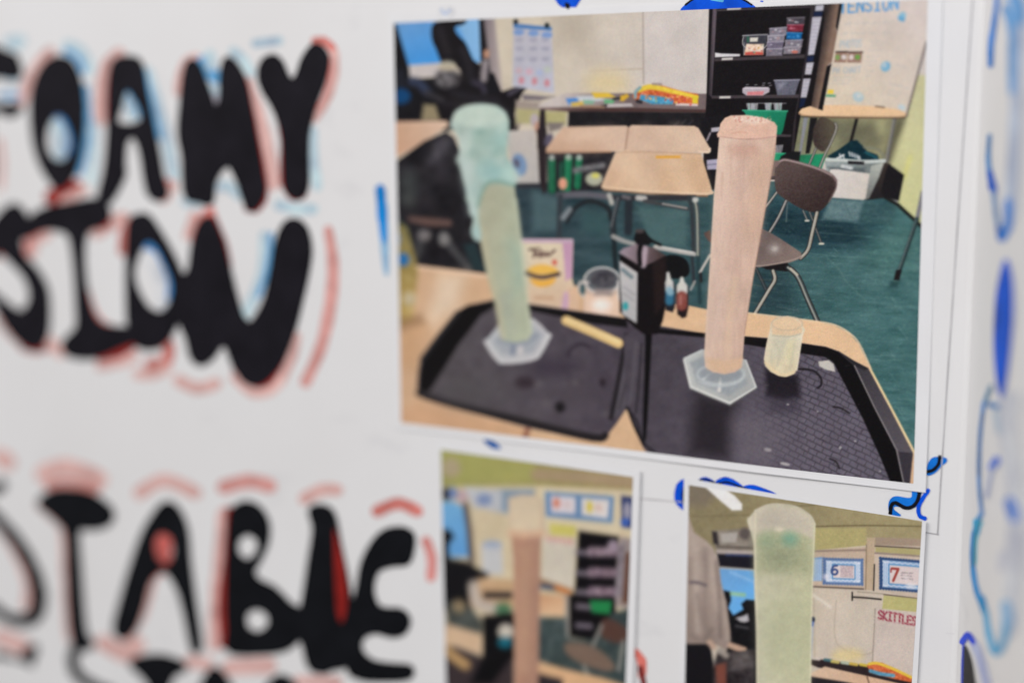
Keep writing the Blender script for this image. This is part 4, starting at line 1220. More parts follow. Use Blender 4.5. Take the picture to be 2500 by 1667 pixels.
P.line('E', [(1205, 700), (1225, 820), (1238, 1130)], 34, (48, 54, 58), 7)
P.line('E', [(1235, 700), (1262, 800), (1270, 1150)], 34, (66, 72, 74), 7)
P.line('E', [(1243, 720), (1262, 820), (1268, 1140)], 12, (166, 168, 150), 6)
P.ell('E', (1250, 715), (24, 20), (190, 188, 180), 8)
P.line('E', [(620, 995), (700, 1030), (790, 1055)], 34, (148, 146, 142), 7)
P.line('E', [(940, 1078), (1100, 1105), (1240, 1130)], 32, (172, 168, 162), 6)
P.line('E', [(945, 1066), (1235, 1118)], 8, (214, 208, 200), 5)
P.line('E', [(1225, 1160), (1240, 1350)], 26, (44, 48, 54), 8)
P.line('E', [(1245, 1340), (1215, 1400)], 18, (150, 150, 146), 6)
P.line('E', [(1270, 1160), (1285, 1500)], 30, (36, 58, 62), 8)
P.line('E', [(1360, 1140), (1285, 1270)], 20, (186, 182, 172), 5)
P.line('E', [(1290, 1280), (1295, 1335)], 22, (36, 34, 36), 6)
P.part('pictured_stool')
P.poly('E', [(1020, 1150), (1110, 1140), (1180, 1175), (1206, 1240), (1190, 1296), (1110, 1318), (1000, 1290)], (17, 17, 19), 6, sm=True)

# --- dark seat and bag heap at the left
P.part('pictured_black_bag')
P.poly('D', [(90, 480), (300, 330), (470, 255), (530, 300), (575, 400), (620, 700), (690, 900), (790, 1360), (240, 1300), (180, 1000), (90, 900)], (30, 28, 32), 6, nz=17, nsc=26)
P.poly('D', [(420, 300), (520, 330), (420, 480), (330, 500)], (92, 88, 96), 40, a=.7, nz=20, nsc=14, own=False)
P.poly('D', [(380, 480), (520, 440), (480, 620), (380, 640)], (56, 52, 58), 40, a=.6, own=False)
P.ell('D', (180, 660), (70, 110), (60, 64, 64), 50, a=.8, nz=14, nsc=12, own=False)
P.ell('D', (330, 800), (60, 60), (48, 44, 48), 40, a=.7, own=False)
P.ell('D', (180, 780), (50, 50), (76, 80, 78), 40, a=.6, own=False)
P.part('pictured_chair')
P.line('D', [(200, 925), (330, 945), (490, 955)], [40, 66, 50], (96, 72, 66), 14)
P.line('D', [(290, 1030), (250, 1200)], 60, (58, 58, 60), 16)
P.line('D', [(450, 1050), (540, 1180), (650, 1300)], [60, 56, 50], (66, 66, 68), 16)
P.ell('D', (305, 1050), (50, 42), (112, 106, 106), 18)
P.ell('D', (455, 1080), (42, 50), (122, 118, 116), 18)
P.poly('D', [(600, 1120), (700, 1100), (780, 1340), (680, 1320)], (34, 50, 54), 16)

# --- the table in front
P.part('pictured_front_table')
P.poly('P', [(940, 660), (975, 652), (1016, 648), (1195, 669), (1340, 690), (1425, 700), (1560, 735), (1679, 745), (1726, 755), (1840, 766), (1997, 785), (2036, 793), (2074, 812), (2097, 839), (2127, 900), (2236, 1102), (2260, 1230), (940, 1100)],
       G2('P', (1000, 900), (202, 162, 126), (2000, 850), (222, 182, 140)), 3, nz=5, nsc=22, nst=(.7, 1.2))
P.poly('G', [(420, 100), (620, 90), (560, 340), (380, 480), (330, 420)], (226, 204, 178), 60, a=.75, own=False)
P.line('G', [(240, 36), (500, 70), (800, 110)], 24, (226, 190, 158), 12, own=False)
P.poly('G', [(100, 480), (300, 500), (250, 800), (100, 800)], (196, 150, 108), 60, a=.7, own=False)
P.poly('G', [(250, 1080), (1100, 1280), (1080, 1330), (120, 1230), (110, 1150)], (200, 152, 114), 40, a=.7, own=False)
P.line('G', [(1110, 1240), (1080, 1330)], 34, (130, 78, 62), 16, own=False)
P.line('H', [(1640, 690), (1780, 950), (1915, 1212)], 12, (232, 206, 150), 4, own=False)
P.line('H', [(850, 322), (1100, 352), (1300, 378), (1410, 400), (1500, 450), (1565, 520), (1640, 680)], 8, (240, 206, 166), 4, own=False)
P.line('H', [(1890, 1240), (1900, 1400)], 40, (214, 172, 134), 5)
for _k in range(70):
    x, y = _r.uniform(990, 2000), _r.uniform(680, 1090)
    P.line('P', [(x, y), (x+_r.uniform(25, 70), y+_r.uniform(4, 10))], _r.uniform(1, 3), _r.choice([(232, 200, 164), (190, 146, 110)]), 5, a=.14, own=False)
P.part('pictured_jug')
P.poly('D', [(110, 950), (170, 990), (230, 1200), (255, 1330), (215, 1700), (90, 1760), (90, 1000)], G2('D', (150, 1000), (120, 108, 60), (160, 1500), (176, 148, 84)), 16, nz=24, nsc=20)
P.ell('D', (140, 1235), (48, 50), (34, 102, 164), 14)
P.ell('D', (90, 1080), (30, 60), (120, 140, 170), 14)
P.ell('G', (190, 280), (50, 50), (190, 174, 140), 24)
P.poly('G', [(110, 430), (280, 400), (310, 470), (120, 520)], (140, 104, 70), 30, own=False, a=.7)

# --- burger box, mug
P.part('pictured_cereal_box')
P.poly('D', [(1035, 1078), (1435, 1078), (1442, 1110), (1432, 1380), (1450, 1430), (1400, 1640), (1380, 1660), (1085, 1610), (1050, 1300)], G2('D', (1150, 1150), (214, 196, 166), (1200, 1600), (212, 180, 150)), 5, nz=4, nsc=14)
P.poly('D', [(1360, 1100), (1440, 1090), (1434, 1370), (1385, 1400)], (192, 146, 172), 8)
P.poly('D', [(1035, 1078), (1440, 1078), (1440, 1108), (1040, 1104)], (192, 160, 180), 6)
P.line('D', [(1110, 1160), (1150, 1160), (1140, 1215), (1165, 1180), (1185, 1215), (1200, 1170), (1215, 1210), (1240, 1180), (1250, 1205), (1300, 1165)], 16, (84, 58, 54), 6)
P.line('D', [(1110, 1158), (1185, 1150)], 12, (84, 62, 56), 6)
P.ell('D', (1300, 1256), (18, 20), (206, 78, 62), 8)
P.poly('D', [(1085, 1325), (1130, 1285), (1210, 1270), (1290, 1290), (1330, 1330), (1200, 1350)], (230, 176, 74), 8, sm=True)
P.line('D', [(1085, 1338), (1150, 1362), (1220, 1370), (1330, 1345)], 32, (74, 54, 48), 8)
P.poly('D', [(1110, 1378), (1210, 1395), (1310, 1375), (1280, 1425), (1200, 1445), (1140, 1425)], (232, 168, 62), 8, sm=True)
P.line('G', [(1395, 250), (1380, 340)], 52, (196, 156, 178), 12)
P.line('G', [(1160, 270), (1280, 275)], 26, (196, 156, 124), 14)
P.poly('G', [(1400, 200), (1470, 210), (1490, 300), (1480, 380), (1420, 370)], (214, 176, 144), 8, own=False)
P.part('pictured_mug')
P.poly('E', [(400, 1300), (660, 1300), (668, 1560), (650, 1690), (450, 1650), (395, 1570)], (196, 170, 150), 8)
P.ell('E', (535, 1330), (132, 96), (92, 96, 100), 6)
P.ell('E', (545, 1320), (96, 70), (66, 64, 70), 14, nz=24, nsc=10)
P.ell('E', (535, 1330), (136, 98), (196, 190, 186), 6, ring=14)
P.poly('E', [(405, 1440), (660, 1440), (668, 1560), (655, 1690), (450, 1650), (395, 1560)], (220, 186, 160), 12)
P.poly('E', [(480, 1400), (620, 1400), (610, 1450), (480, 1450)], (150, 134, 128), 16)
P.ell('E', (530, 1520), (70, 50), (238, 218, 208), 30)
P.line('E', [(420, 1350), (370, 1350), (360, 1400), (390, 1450)], 26, (196, 184, 176), 8)
P.ell('E', (385, 1400), (22, 40), (60, 84, 88), 10)
P.line('E', [(655, 1340), (665, 1480)], 14, (200, 194, 190), 6)

# --- black trays
P.part('pictured_tray')
P.poly('G', [(246, 960), (256, 830), (272, 735), (400, 560), (545, 385), (640, 330), (830, 286), (1200, 330), (1600, 392), (1850, 430), (1990, 540), (1960, 800), (1856, 1110), (1780, 1230), (1690, 1345), (1600, 1366), (1100, 1265), (600, 1130), (300, 1045)], G2('G', (500, 900), (82, 76, 80), (1750, 800), (72, 64, 74)), 7, nz=9, nsc=26)
P.poly('G', [(545, 385), (640, 330), (830, 300), (840, 340), (740, 400), (560, 640), (370, 950), (320, 1010), (262, 965), (270, 840), (290, 735)], (17, 15, 16), 10)
P.line('G', [(560, 390), (420, 560), (285, 740)], 26, (48, 46, 48), 12)
P.poly('G', [(830, 290), (1850, 432), (1860, 500), (1600, 470), (1120, 372), (830, 345)], (19, 17, 18), 7)
P.line('G', [(268, 1000), (500, 1075), (1100, 1225), (1600, 1340), (1690, 1325)], 56, (34, 30, 32), 9)
P.line('G', [(290, 1005), (500, 1055), (1100, 1190), (1500, 1290)], 14, (64, 58, 62), 9)
P.poly('G', [(1830, 640), (1960, 560), (1940, 900), (1850, 1110), (1720, 1230), (1740, 1100)], (84, 78, 86), 10, nz=5, nsc=10)
P.line('G', [(1850, 560), (1800, 850), (1735, 1190)], 34, (32, 28, 32), 9)
P.line('G', [(1905, 620), (1850, 900), (1800, 1120)], 14, (56, 50, 56), 8)
P.ell('G', (1345, 1105), (38, 42), (24, 22, 24), 14)
P.ell('G', (1075, 920), (75, 45), (50, 40, 46), 26)
P.ell('G', (1300, 800), (170, 70), (54, 46, 58), 60, a=.8)
P.ell('G', (700, 980), (260, 100), (80, 76, 78), 90, a=.6)
P.ell('G', (1450, 990), (120, 90), (76, 68, 74), 60, a=.6)
P.line('G', [(1405, 710), (1430, 660), (1500, 625), (1570, 650)], 24, (50, 42, 52), 14)
for x, y in ((1460, 920), (1180, 930), (1690, 1160), (1240, 1080)):
    P.ell('G', (x, y), (26, 26), (92, 86, 90), 16, a=.6)
P.ell('G', (1670, 920), (24, 30), (44, 36, 44), 12)
P.part('pictured_stick')
P.line('G', [(1390, 445), (1600, 535), (1790, 620)], 72, (218, 182, 118), 7)
P.line('G', [(1400, 440), (1600, 525), (1790, 608)], 24, (234, 204, 146), 12)

P.part('pictured_tray')
trayR = [(60, 470), (200, 410), (285, 404), (570, 452), (980, 482), (1350, 538), (1432, 566), (1530, 628), (1622, 674), (1770, 950), (1908, 1212), (1888, 1440), (240, 1240), (190, 1185), (130, 1050), (78, 925)]
P.poly('H', trayR, G2('H', (300, 700), (72, 65, 74), (1500, 1000), (92, 85, 98)), 3, nz=8, nsc=16)
P.poly('H', [(700, 1000), (1200, 900), (1400, 1000), (1500, 1380), (700, 1280)], (96, 88, 100), 70, a=.5, nz=8, nsc=10, own=False)
# woven pattern moulded into the tray, sharpest towards the right
w = P.win(1700, 850, 2190, 1190)
X, Y = P.X[w], P.Y[w]
hx, hy = (X-1500)*2.614, (Y-640)*2.614
wob = (fbm(hx/90, hy/90)-0.5)*26
ru = (hx*0.92 + hy*0.38 + wob)/58.0
rv = (hy*0.90 - hx*0.44 - wob*0.6)/36.0
row = np.floor(rv)
l1 = np.abs(rv - row - 0.5)*2
cu = ru + 0.5*(row % 2) + 0.35*vnoise(row*3.3, row*0+2) + 0.10*vnoise(hx/25, hy/25)
l2 = np.abs(cu - np.floor(cu) - 0.5)*2
line = np.maximum(np.clip((l1-0.74)/0.2, 0, 1), np.clip((l2-0.84)/0.14, 0, 1))
fade = dist_in(hx, 560, 1250)*dist_in(hx*0.45 - hy*0.12, 150, 420)
fade = fade*(0.55 + 0.6*fbm(hx/60, hy/60))
inside = (P.ids[w] == P.cur)
P.img[w] = P.img[w]*(1 - (line*fade*inside*0.36)[..., None]) + ((1-line)*fade*inside*8*(1-l1))[..., None]
P.poly('H', [(262, 418), (570, 450), (980, 486), (1350, 540), (1432, 570), (1525, 655), (1425, 652), (1345, 604), (1180, 578), (830, 522), (560, 478), (262, 452)], (17, 15, 17), 4)
P.poly('H', [(1345, 548), (1425, 572), (1532, 660), (1660, 920), (1802, 1198), (1850, 1415), (1770, 1410), (1700, 1240), (1590, 1000), (1480, 790), (1400, 640)], (15, 13, 15), 3)
P.poly('H', [(1430, 566), (1530, 628), (1622, 676), (1770, 950), (1908, 1214), (1886, 1420), (1850, 1415), (1804, 1192), (1660, 920), (1532, 656)], G2('H', (1560, 680), (58, 54, 60), (1850, 1150), (84, 78, 84)), 3, nz=6, nsc=3)
P.poly('H', [(1430, 566), (1530, 628), (1622, 676), (1600, 690), (1532, 660)], (38, 36, 40), 4, own=False)
P.poly('H', [(1812, 1205), (1908, 1214), (1886, 1420), (1852, 1415)], (54, 49, 56), 3, nz=4, nsc=3)
P.line('H', [(1534, 658), (1660, 920), (1804, 1194), (1852, 1415)], 6, (156, 148, 148), 3, sm=False)
P.line('H', [(220, 470), (212, 700), (200, 1000), (196, 1130)], [44, 36, 30, 18], (14, 12, 14), 6)
P.line('H', [(90, 930), (130, 1040), (190, 1160)], 16, (24, 21, 24), 5)
P.line('H', [(140, 520), (120, 760), (100, 900)], 26, (82, 76, 84), 8)
P.line('H', [(176, 520), (160, 760), (140, 960)], 12, (40, 36, 42), 6)
P.line('G', [(1850, 1112), (1930, 1210), (1980, 1370), (2070, 1450)], 16, (30, 26, 30), 6)
P.poly('H', [(525, 830), (640, 850), (780, 890), (760, 1020), (742, 1260), (480, 1215), (500, 1000)], (32, 27, 32), 60, a=.8, own=False)
P.poly('H', [(965, 680), (1175, 720), (1192, 860), (1080, 880), (975, 850)], (24, 20, 26), 22, a=.85, own=False)
P.poly('H', [(975, 860), (1190, 870), (1180, 960), (1000, 950)], (52, 46, 58), 40, a=.6, own=False)
P.line('H', [(1180, 680), (1270, 690), (1318, 735), (1322, 780), (1300, 800)], 13, (30, 26, 30), 4)
P.poly('H', [(1303, 632), (1370, 624), (1400, 648), (1412, 698), (1345, 682), (1310, 662)], (192, 186, 176), 4, nz=8, nsc=6)
for x, y, a, b in ((985, 1192, 24, 12), (1095, 1282, 32, 10), (1540, 1138, 6, 6), (1700, 1330, 6, 5), (1445, 1180, 8, 10), (1110, 905, 8, 6), (1470, 940, 6, 5), (1300, 950, 5, 5)):
    P.ell('H', (x, y), (a, b), (176, 170, 168), 4, a=.85, rot=.2, own=False)
for _k in range(26):
    P.ell('H', (_r.uniform(800, 1600), _r.uniform(780, 1360)), (_r.uniform(2, 5), _r.uniform(2, 5)), (140, 134, 142), 2.5, a=.5, own=False)
P.poly('H', [(760, 1010), (900, 990), (1050, 1100), (1000, 1290), (780, 1270)], (112, 104, 112), 70, a=.4, nz=10, nsc=6, own=False)
for _k in range(46):
    x, y = _r.uniform(320, 1500), _r.uniform(560, 1320)
    P.line('H', [(x, y), (x+_r.uniform(-30, 50), y+_r.uniform(-14, 26))], _r.uniform(2, 7), _r.choice([(110, 102, 110), (48, 42, 50), (98, 90, 100)]), 5, a=_r.uniform(.15, .4), own=False)
P.line('H', [(1400, 920), (1450, 930), (1500, 960)], 10, (28, 24, 28), 5, own=False)
P.line('H', [(1380, 1250), (1420, 1270), (1440, 1310)], 10, (34, 30, 34), 5, own=False)

# --- dark bottle with its label, dropper bottles
P.part('pictured_peroxide_bottle')
P.poly('E', [(668, 1130), (835, 1180), (1024, 1140), (1024, 1520), (1000, 1640), (960, 1740), (860, 1745), (780, 1690), (670, 1570)], (19, 15, 17), 5)
P.poly('E', [(920, 1190), (1022, 1150), (1022, 1500), (940, 1600)], (34, 24, 24), 14, own=False)
P.poly('E', [(662, 1118), (700, 1085), (800, 1052), (930, 1080), (1022, 1140), (930, 1190), (832, 1228), (760, 1180)], G2('E', (700, 1110), (150, 132, 142), (980, 1140), (74, 58, 58)), 6)
P.line('E', [(865, 1090), (850, 1215)], 40, (170, 150, 160), 10)
P.line('E', [(835, 1040), (820, 1120), (825, 1210)], 34, (18, 15, 17), 7)
P.poly('E', [(785, 985), (800, 950), (860, 945), (885, 985), (930, 1030), (890, 1062), (800, 1055), (778, 1020)], (21, 19, 21), 6)
P.ell('E', (822, 955), (34, 16), (70, 62, 62), 8)
P.line('E', [(880, 1010), (980, 1060)], 22, (22, 22, 24), 7)
P.part('pictured_bottle_label')
P.poly('E', [(668, 1180), (806, 1272), (800, 1660), (690, 1590), (676, 1400)], G2('E', (700, 1250), (186, 182, 180), (780, 1600), (170, 168, 168)), 5)
P.line('E', [(694, 1250), (760, 1305)], 26, (96, 116, 124), 10)
P.ell('E', (714, 1528), (22, 32), (46, 150, 154), 8)
P.line('E', [(700, 1380), (780, 1440)], 10, (150, 148, 150), 8)
P.line('E', [(700, 1430), (775, 1485)], 10, (150, 148, 150), 8)
P.part('pictured_dropper_bottle')
P.poly('E', [(1018, 1340), (1085, 1345), (1094, 1400), (1092, 1540), (1076, 1575), (1024, 1560), (1014, 1480)], (30, 30, 36), 6)
P.line('E', [(1050, 1355), (1052, 1390)], 64, (186, 186, 184), 7)
P.line('E', [(1040, 1278), (1047, 1345)], [24, 42], (200, 198, 190), 7)
P.line('E', [(1054, 1440), (1052, 1490)], 64, (46, 104, 134), 10)
P.line('E', [(1050, 1408), (1058, 1420)], 54, (128, 164, 180), 10)
P.part('pictured_dropper_bottle')
P.poly('E', [(1102, 1372), (1194, 1374), (1196, 1540), (1180, 1610), (1150, 1620), (1112, 1590)], (32, 24, 26), 6)
P.line('E', [(1148, 1385), (1148, 1412)], 84, (196, 194, 188), 7)
P.line('E', [(1146, 1316), (1148, 1376)], [26, 52], (200, 198, 188), 7)
P.line('E', [(1146, 1455), (1146, 1520)], 84, (132, 68, 60), 10, nz=12, nsc=8)
P.line('E', [(1136, 1450), (1136, 1510)], 18, (164, 104, 94), 9)

# --- green foaming cylinder
P.part('pictured_cylinder')
P.poly('G', [(772, 605), (880, 470), (1000, 430), (1140, 430), (1200, 480), (1268, 556), (1180, 735), (1050, 770), (880, 778), (830, 700)], G2('G', (850, 600), (176, 178, 180), (1150, 620), (182, 180, 182)), 8)
P.poly('G', [(830, 610), (900, 520), (1140, 490), (1215, 560), (1140, 690), (900, 700)], (158, 162, 168), 16)
P.line('G', [(780, 610), (880, 745), (1050, 745), (1165, 712), (1258, 562)], 36, (196, 194, 194), 10)
P.line('G', [(985, 640), (978, 700)], 26, (112, 122, 142), 12)
P.line('G', [(1040, 640), (1040, 690)], 34, (204, 196, 194), 12)
P.line('G', [(880, 590), (960, 620), (1080, 615), (1160, 560)], 26, (132, 140, 152), 14)
P.poly('D', [(640, 700), (700, 640), (990, 650), (1010, 800), (1040, 1050), (1070, 1400), (1100, 1600), (1130, 1790), (1100, 1850), (1000, 1868), (910, 1850), (890, 1790), (845, 1560), (780, 1330), (745, 1150), (700, 900)], G2('D', (800, 1100), (168, 168, 142), (1000, 1120), (170, 176, 150)), 7, nz=4, nsc=20)
P.poly('D', [(960, 1100), (1050, 1150), (1080, 1400), (1000, 1500)], (146, 172, 156), 60, a=.6, own=False)
P.poly('D', [(880, 1500), (960, 1480), (1000, 1800), (930, 1840)], (158, 164, 148), 40, a=.6, own=False)
P.line('D', [(745, 1000), (800, 1300), (860, 1560), (905, 1820)], 34, (184, 176, 144), 22, a=.8, own=False)
P.line('D', [(1005, 780), (1040, 1060), (1075, 1400), (1115, 1780)], 22, (190, 196, 168), 16, a=.7, own=False)
P.poly('D', [(508, 190), (540, 108), (620, 60), (740, 44), (850, 60), (922, 110), (952, 190), (942, 300), (932, 420), (960, 490), (1000, 570), (1004, 650), (960, 665), (880, 640), (790, 655), (745, 730), (715, 850), (740, 1080), (690, 1078), (664, 1010), (680, 920), (655, 880), (628, 720), (598, 600), (568, 480), (572, 340), (530, 245)], G2('D', (600, 300), (174, 190, 180), (900, 320), (158, 184, 174)), 9, sm=True, nz=12, nsc=24)
P.poly('D', [(520, 190), (545, 112), (620, 66), (740, 52), (850, 66), (916, 112), (940, 180), (820, 215), (640, 215)], (184, 200, 186), 24, nz=5, nsc=14, own=False)
P.ell('D', (730, 265), (40, 26), (112, 146, 136), 24, a=.8, own=False)
P.poly('D', [(640, 260), (800, 240), (760, 400), (660, 420)], (146, 172, 160), 50, a=.7, own=False)
P.poly('D', [(820, 280), (940, 260), (930, 400), (860, 400)], (136, 176, 168), 40, a=.5, own=False)
P.ell('D', (830, 560), (110, 75), (140, 186, 184), 50, a=.6, own=False)
P.ell('D', (950, 590), (60, 60), (176, 206, 196), 40, a=.8, own=False)
P.line('D', [(600, 480), (640, 680), (680, 860)], 60, (178, 196, 190), 36, a=.7, own=False)
P.line('D', [(715, 820), (750, 710), (800, 645), (890, 640), (990, 668)], 18, (110, 150, 136), 16, a=.8, own=False)
for x, y, a_, b_, c in ((620, 330, 40, 60, (188, 202, 192)), (800, 330, 50, 40, (138, 168, 158)), (690, 430, 46, 34, (134, 162, 150)), (880, 470, 40, 46, (182, 200, 188)), (640, 560, 26, 70, (186, 200, 194)), (760, 500, 40, 30, (150, 184, 176)), (900, 230, 30, 40, (180, 198, 186)), (580, 240, 30, 30, (150, 172, 162)), (690, 700, 22, 60, (150, 180, 176)), (860, 420, 30, 26, (132, 166, 156)), (700, 190, 50, 18, (196, 208, 196)), (830, 150, 40, 18, (172, 188, 176))):
    P.ell('D', (x, y), (a_, b_), c, 26, a=.55, nz=10, nsc=8, own=False)
for x, y, a_, b_ in ((1000, 600, 22, 40), (565, 470, 14, 30), (520, 215, 16, 26), (640, 760, 14, 34)):
    P.ell('D', (x, y), (a_, b_), (176, 196, 186), 14, a=.8)
P.ell('D', (705, 1030), (30, 44), (160, 190, 186), 20, a=.8, own=False)

# --- pink cylinder
P.part('pictured_cylinder')
P.poly('H', [(442, 612), (560, 556), (620, 550), (800, 605), (842, 622), (912, 795), (742, 908), (612, 860), (486, 802), (462, 700)], G2('H', (470, 700), (182, 184, 180), (850, 760), (162, 164, 162)), 3, nz=4, nsc=10)
P.poly('H', [(486, 640), (580, 590), (800, 630), (850, 770), (735, 850), (530, 770)], (148, 154, 158), 14, nz=8, nsc=10, own=False)
P.line('H', [(448, 622), (490, 792), (740, 896), (905, 800)], 14, (206, 206, 200), 4, sm=False)
P.line('H', [(452, 612), (560, 562)], 10, (196, 200, 198), 4)
P.line('H', [(842, 626), (905, 790)], 10, (196, 198, 194), 4)
P.line('H', [(484, 806), (740, 912), (912, 802)], 8, (92, 90, 92), 4, sm=False)
P.line('H', [(680, 740), (672, 815)], [14, 24], (206, 202, 196), 5)
P.line('H', [(570, 745), (605, 715)], 16, (198, 198, 196), 5)
P.line('H', [(540, 760), (650, 790), (780, 770), (830, 720)], 12, (176, 180, 182), 8)
P.ell('H', (682, 715), (150, 62), (184, 190, 190), 10, ring=16, a=.8)
P.ell('H', (682, 705), (132, 52), (136, 142, 148), 14, a=.7, own=False)
P.poly('F', [(178, 150), (400, 190), (616, 160), (606, 300), (560, 560), (500, 900), (440, 1240), (375, 1660), (352, 1930), (300, 1970), (220, 1985), (130, 1970), (72, 1930), (62, 1850), (80, 1568), (112, 1100), (140, 620), (160, 400)], G2('F', (150, 900), (214, 184, 164), (500, 950), (200, 166, 146)), 2.5, nz=9, nsc=12, nst=(1.8, .3))
P.poly('F', [(160, 600), (260, 600), (200, 1700), (90, 1700)], (208, 178, 162), 40, a=.6, nz=4, nsc=14, nst=(1.8, .3), own=False)
P.poly('F', [(300, 250), (420, 260), (330, 1300), (240, 1200)], (196, 162, 146), 60, a=.6, nz=6, nsc=10, nst=(1.8, .3), own=False)
P.poly('F', [(430, 300), (580, 300), (470, 960), (390, 900)], (206, 168, 142), 50, a=.6, own=False)
P.ell('F', (360, 270), (110, 50), (186, 140, 122), 40, a=.6, nz=10, nsc=5, own=False)
for _k in range(60):
    t_ = _r.random()
    y = _r.uniform(220, 1750)
    xl, xr = 172 - (y-200)*0.066, 606 - (y-200)*0.158
    x = xl + (xr-xl)*t_
    P.line('F', [(x, y), (x-_r.uniform(4, 22), y+_r.uniform(40, 220))], _r.uniform(3, 12), _r.choice([(218, 188, 166), (182, 144, 124), (206, 176, 156)]), 6, a=_r.uniform(.12, .35), own=False)
P.line('F', [(300, 1250), (260, 1500), (240, 1850)], 40, (212, 180, 152), 20, a=.7, own=False)
P.line('F', [(180, 200), (140, 620), (112, 1100), (70, 1850)], 7, (222, 194, 172), 4, a=.8, own=False)
P.line('F', [(608, 220), (556, 580), (440, 1240), (370, 1680)], 8, (166, 128, 110), 4, a=.7, own=False)
P.poly('F', [(90, 1860), (220, 1880), (360, 1860), (340, 1940), (220, 1980), (90, 1945)], (214, 176, 140), 14, a=.75, own=False)
P.poly('C', [(205, 1315), (198, 1285), (222, 1250), (232, 1185), (275, 1130), (330, 1108), (480, 1104), (640, 1126), (750, 1172), (776, 1210), (774, 1250), (768, 1312), (640, 1330), (420, 1332), (240, 1315)], G2('C', (300, 1130), (224, 184, 160), (600, 1310), (214, 172, 150)), 3, nz=7, nsc=8)
P.poly('C', [(330, 1118), (480, 1112), (640, 1136), (700, 1170), (560, 1190), (400, 1170)], (228, 200, 180), 12, nz=16, nsc=4, own=False)
for _k in range(60):
    P.ell('C', (_r.uniform(330, 720), _r.uniform(1112, 1170)), (_r.uniform(4, 12), _r.uniform(3, 6)), _r.choice([(206, 132, 110), (238, 216, 200), (196, 110, 92), (232, 206, 190)]), 3, a=.7, rot=_r.uniform(0, 3), own=False)
for _k in range(30):
    P.ell('C', (_r.uniform(280, 740), _r.uniform(1200, 1300)), (_r.uniform(3, 8), _r.uniform(3, 5)), _r.choice([(200, 150, 132), (228, 196, 176)]), 3, a=.55, own=False)
P.line('C', [(234, 1308), (420, 1332), (560, 1334), (768, 1306)], 8, (176, 134, 122), 3, a=.8, own=False)
P.line('C', [(350, 1280), (420, 1265), (480, 1270)], 12, (206, 150, 126), 5, a=.7, own=False)

# --- beaker
P.part('pictured_beaker')
P.poly('H', [(1000, 385), (1055, 346), (1110, 342), (1160, 356), (1198, 388), (1218, 432), (1200, 480), (1170, 680), (1148, 712), (1100, 730), (1050, 724), (1000, 698), (966, 662), (957, 618), (978, 500), (996, 430)], G2('H', (1090, 480), (214, 204, 178), (1060, 700), (216, 200, 164)), 3, sm=False, nz=9, nsc=16)
P.poly('H', [(1004, 388), (1055, 350), (1110, 346), (1160, 360), (1196, 392), (1205, 450), (1120, 470), (1010, 460)], (222, 190, 152), 5, nz=5, nsc=12)
P.ell('H', (1105, 390), (98, 44), (196, 176, 150), 4, ring=6)
P.poly('H', [(1020, 480), (1110, 470), (1100, 600), (1000, 620)], (196, 190, 166), 24, a=.7, own=False)
P.poly('H', [(1105, 500), (1160, 490), (1130, 640), (1090, 620)], (214, 204, 160), 18, a=.7, own=False)
for pts in ([(1030, 520), (1060, 580), (1040, 660)], [(1120, 500), (1090, 560), (1110, 640)], [(1150, 520), (1140, 600), (1120, 680)], [(1000, 560), (1010, 640)]):
    P.line('H', pts, 14, _r.choice([(222, 210, 172), (188, 182, 156), (206, 190, 140)]), 9, a=.55, own=False)
P.line('H', [(1012, 466), (1110, 474), (1196, 456)], 7, (188, 178, 152), 4)
P.line('H', [(966, 640), (1020, 690), (1085, 722), (1150, 700)], 14, (226, 202, 158), 6)
P.line('H', [(1204, 440), (1190, 540), (1166, 690)], 6, (230, 216, 190), 3)
P.line('H', [(998, 430), (976, 520), (960, 620)], 6, (226, 206, 176), 3)

big_print = thing('photo_print', 'large glued photo print of two foaming cylinders standing on black trays in a classroom', 'photo', 'photo prints glued to the board')
sheet(big_print, [(950, 33), (2303, -9), (969, 1045), (2261, 1201)], lift_big)
big.build(big_print, lift_big, {})


# ------------------------------------------------------------------ small print at the lower right
def lift_green(s, t, bx, bz):
    a, b = on_board((1671, 1165)), on_board((2262, 1270))
    d_top = (a[1] + (b[1]-a[1])*(bx-a[0])/(b[0]-a[0])) - bz
    k = (bx-a[0])/(b[0]-a[0])
    h = 0.00022 + 0.0002*np.exp(-np.clip(d_top, 0, 1)/0.012) + 0.0007*np.exp(-np.clip(b[0]-bx, 0, 1)/0.008)
    return h + 0.00006*np.sin(bx*80+1)*np.sin(bz*50)


gr = Print([(1683, 1183), (2253, 1270), (1666, 1990), (2200, 2080)], 380, 470, (196, 182, 164))
P = gr
P.part('pictured_ceiling')
P.poly('J', [(100, 100), (1900, 300), (1900, 660), (100, 660)], G2('J', (300, 250), (132, 120, 88), (1600, 500), (158, 144, 104)), 3, nz=8, nsc=8)
P.poly('J', [(150, 160), (420, 200), (300, 330), (150, 330)], (112, 100, 92), 30, a=.6, own=False)
P.line('J', [(1050, 470), (1400, 462), (1820, 466)], 7, (96, 84, 56), 4)
P.line('J', [(900, 330), (1060, 320)], 8, (118, 106, 76), 5)
P.line('J', [(200, 400), (600, 390)], 6, (112, 100, 72), 6)
P.poly('J', [(1040, 480), (1420, 480), (1420, 640), (1040, 650)], (170, 158, 104), 8, nz=8, nsc=6)
P.part('pictured_ceiling_light')
P.poly('J', [(285, 185), (440, 212), (500, 255), (552, 312), (550, 356), (482, 358), (400, 290)], (226, 222, 218), 6)
P.again(0)
P.poly('J', [(1030, 640), (1850, 560), (1850, 2700), (1030, 2700)], G2('J', (1200, 900), (200, 184, 164), (1500, 1400), (196, 182, 168)), 4, nz=6, nsc=20)
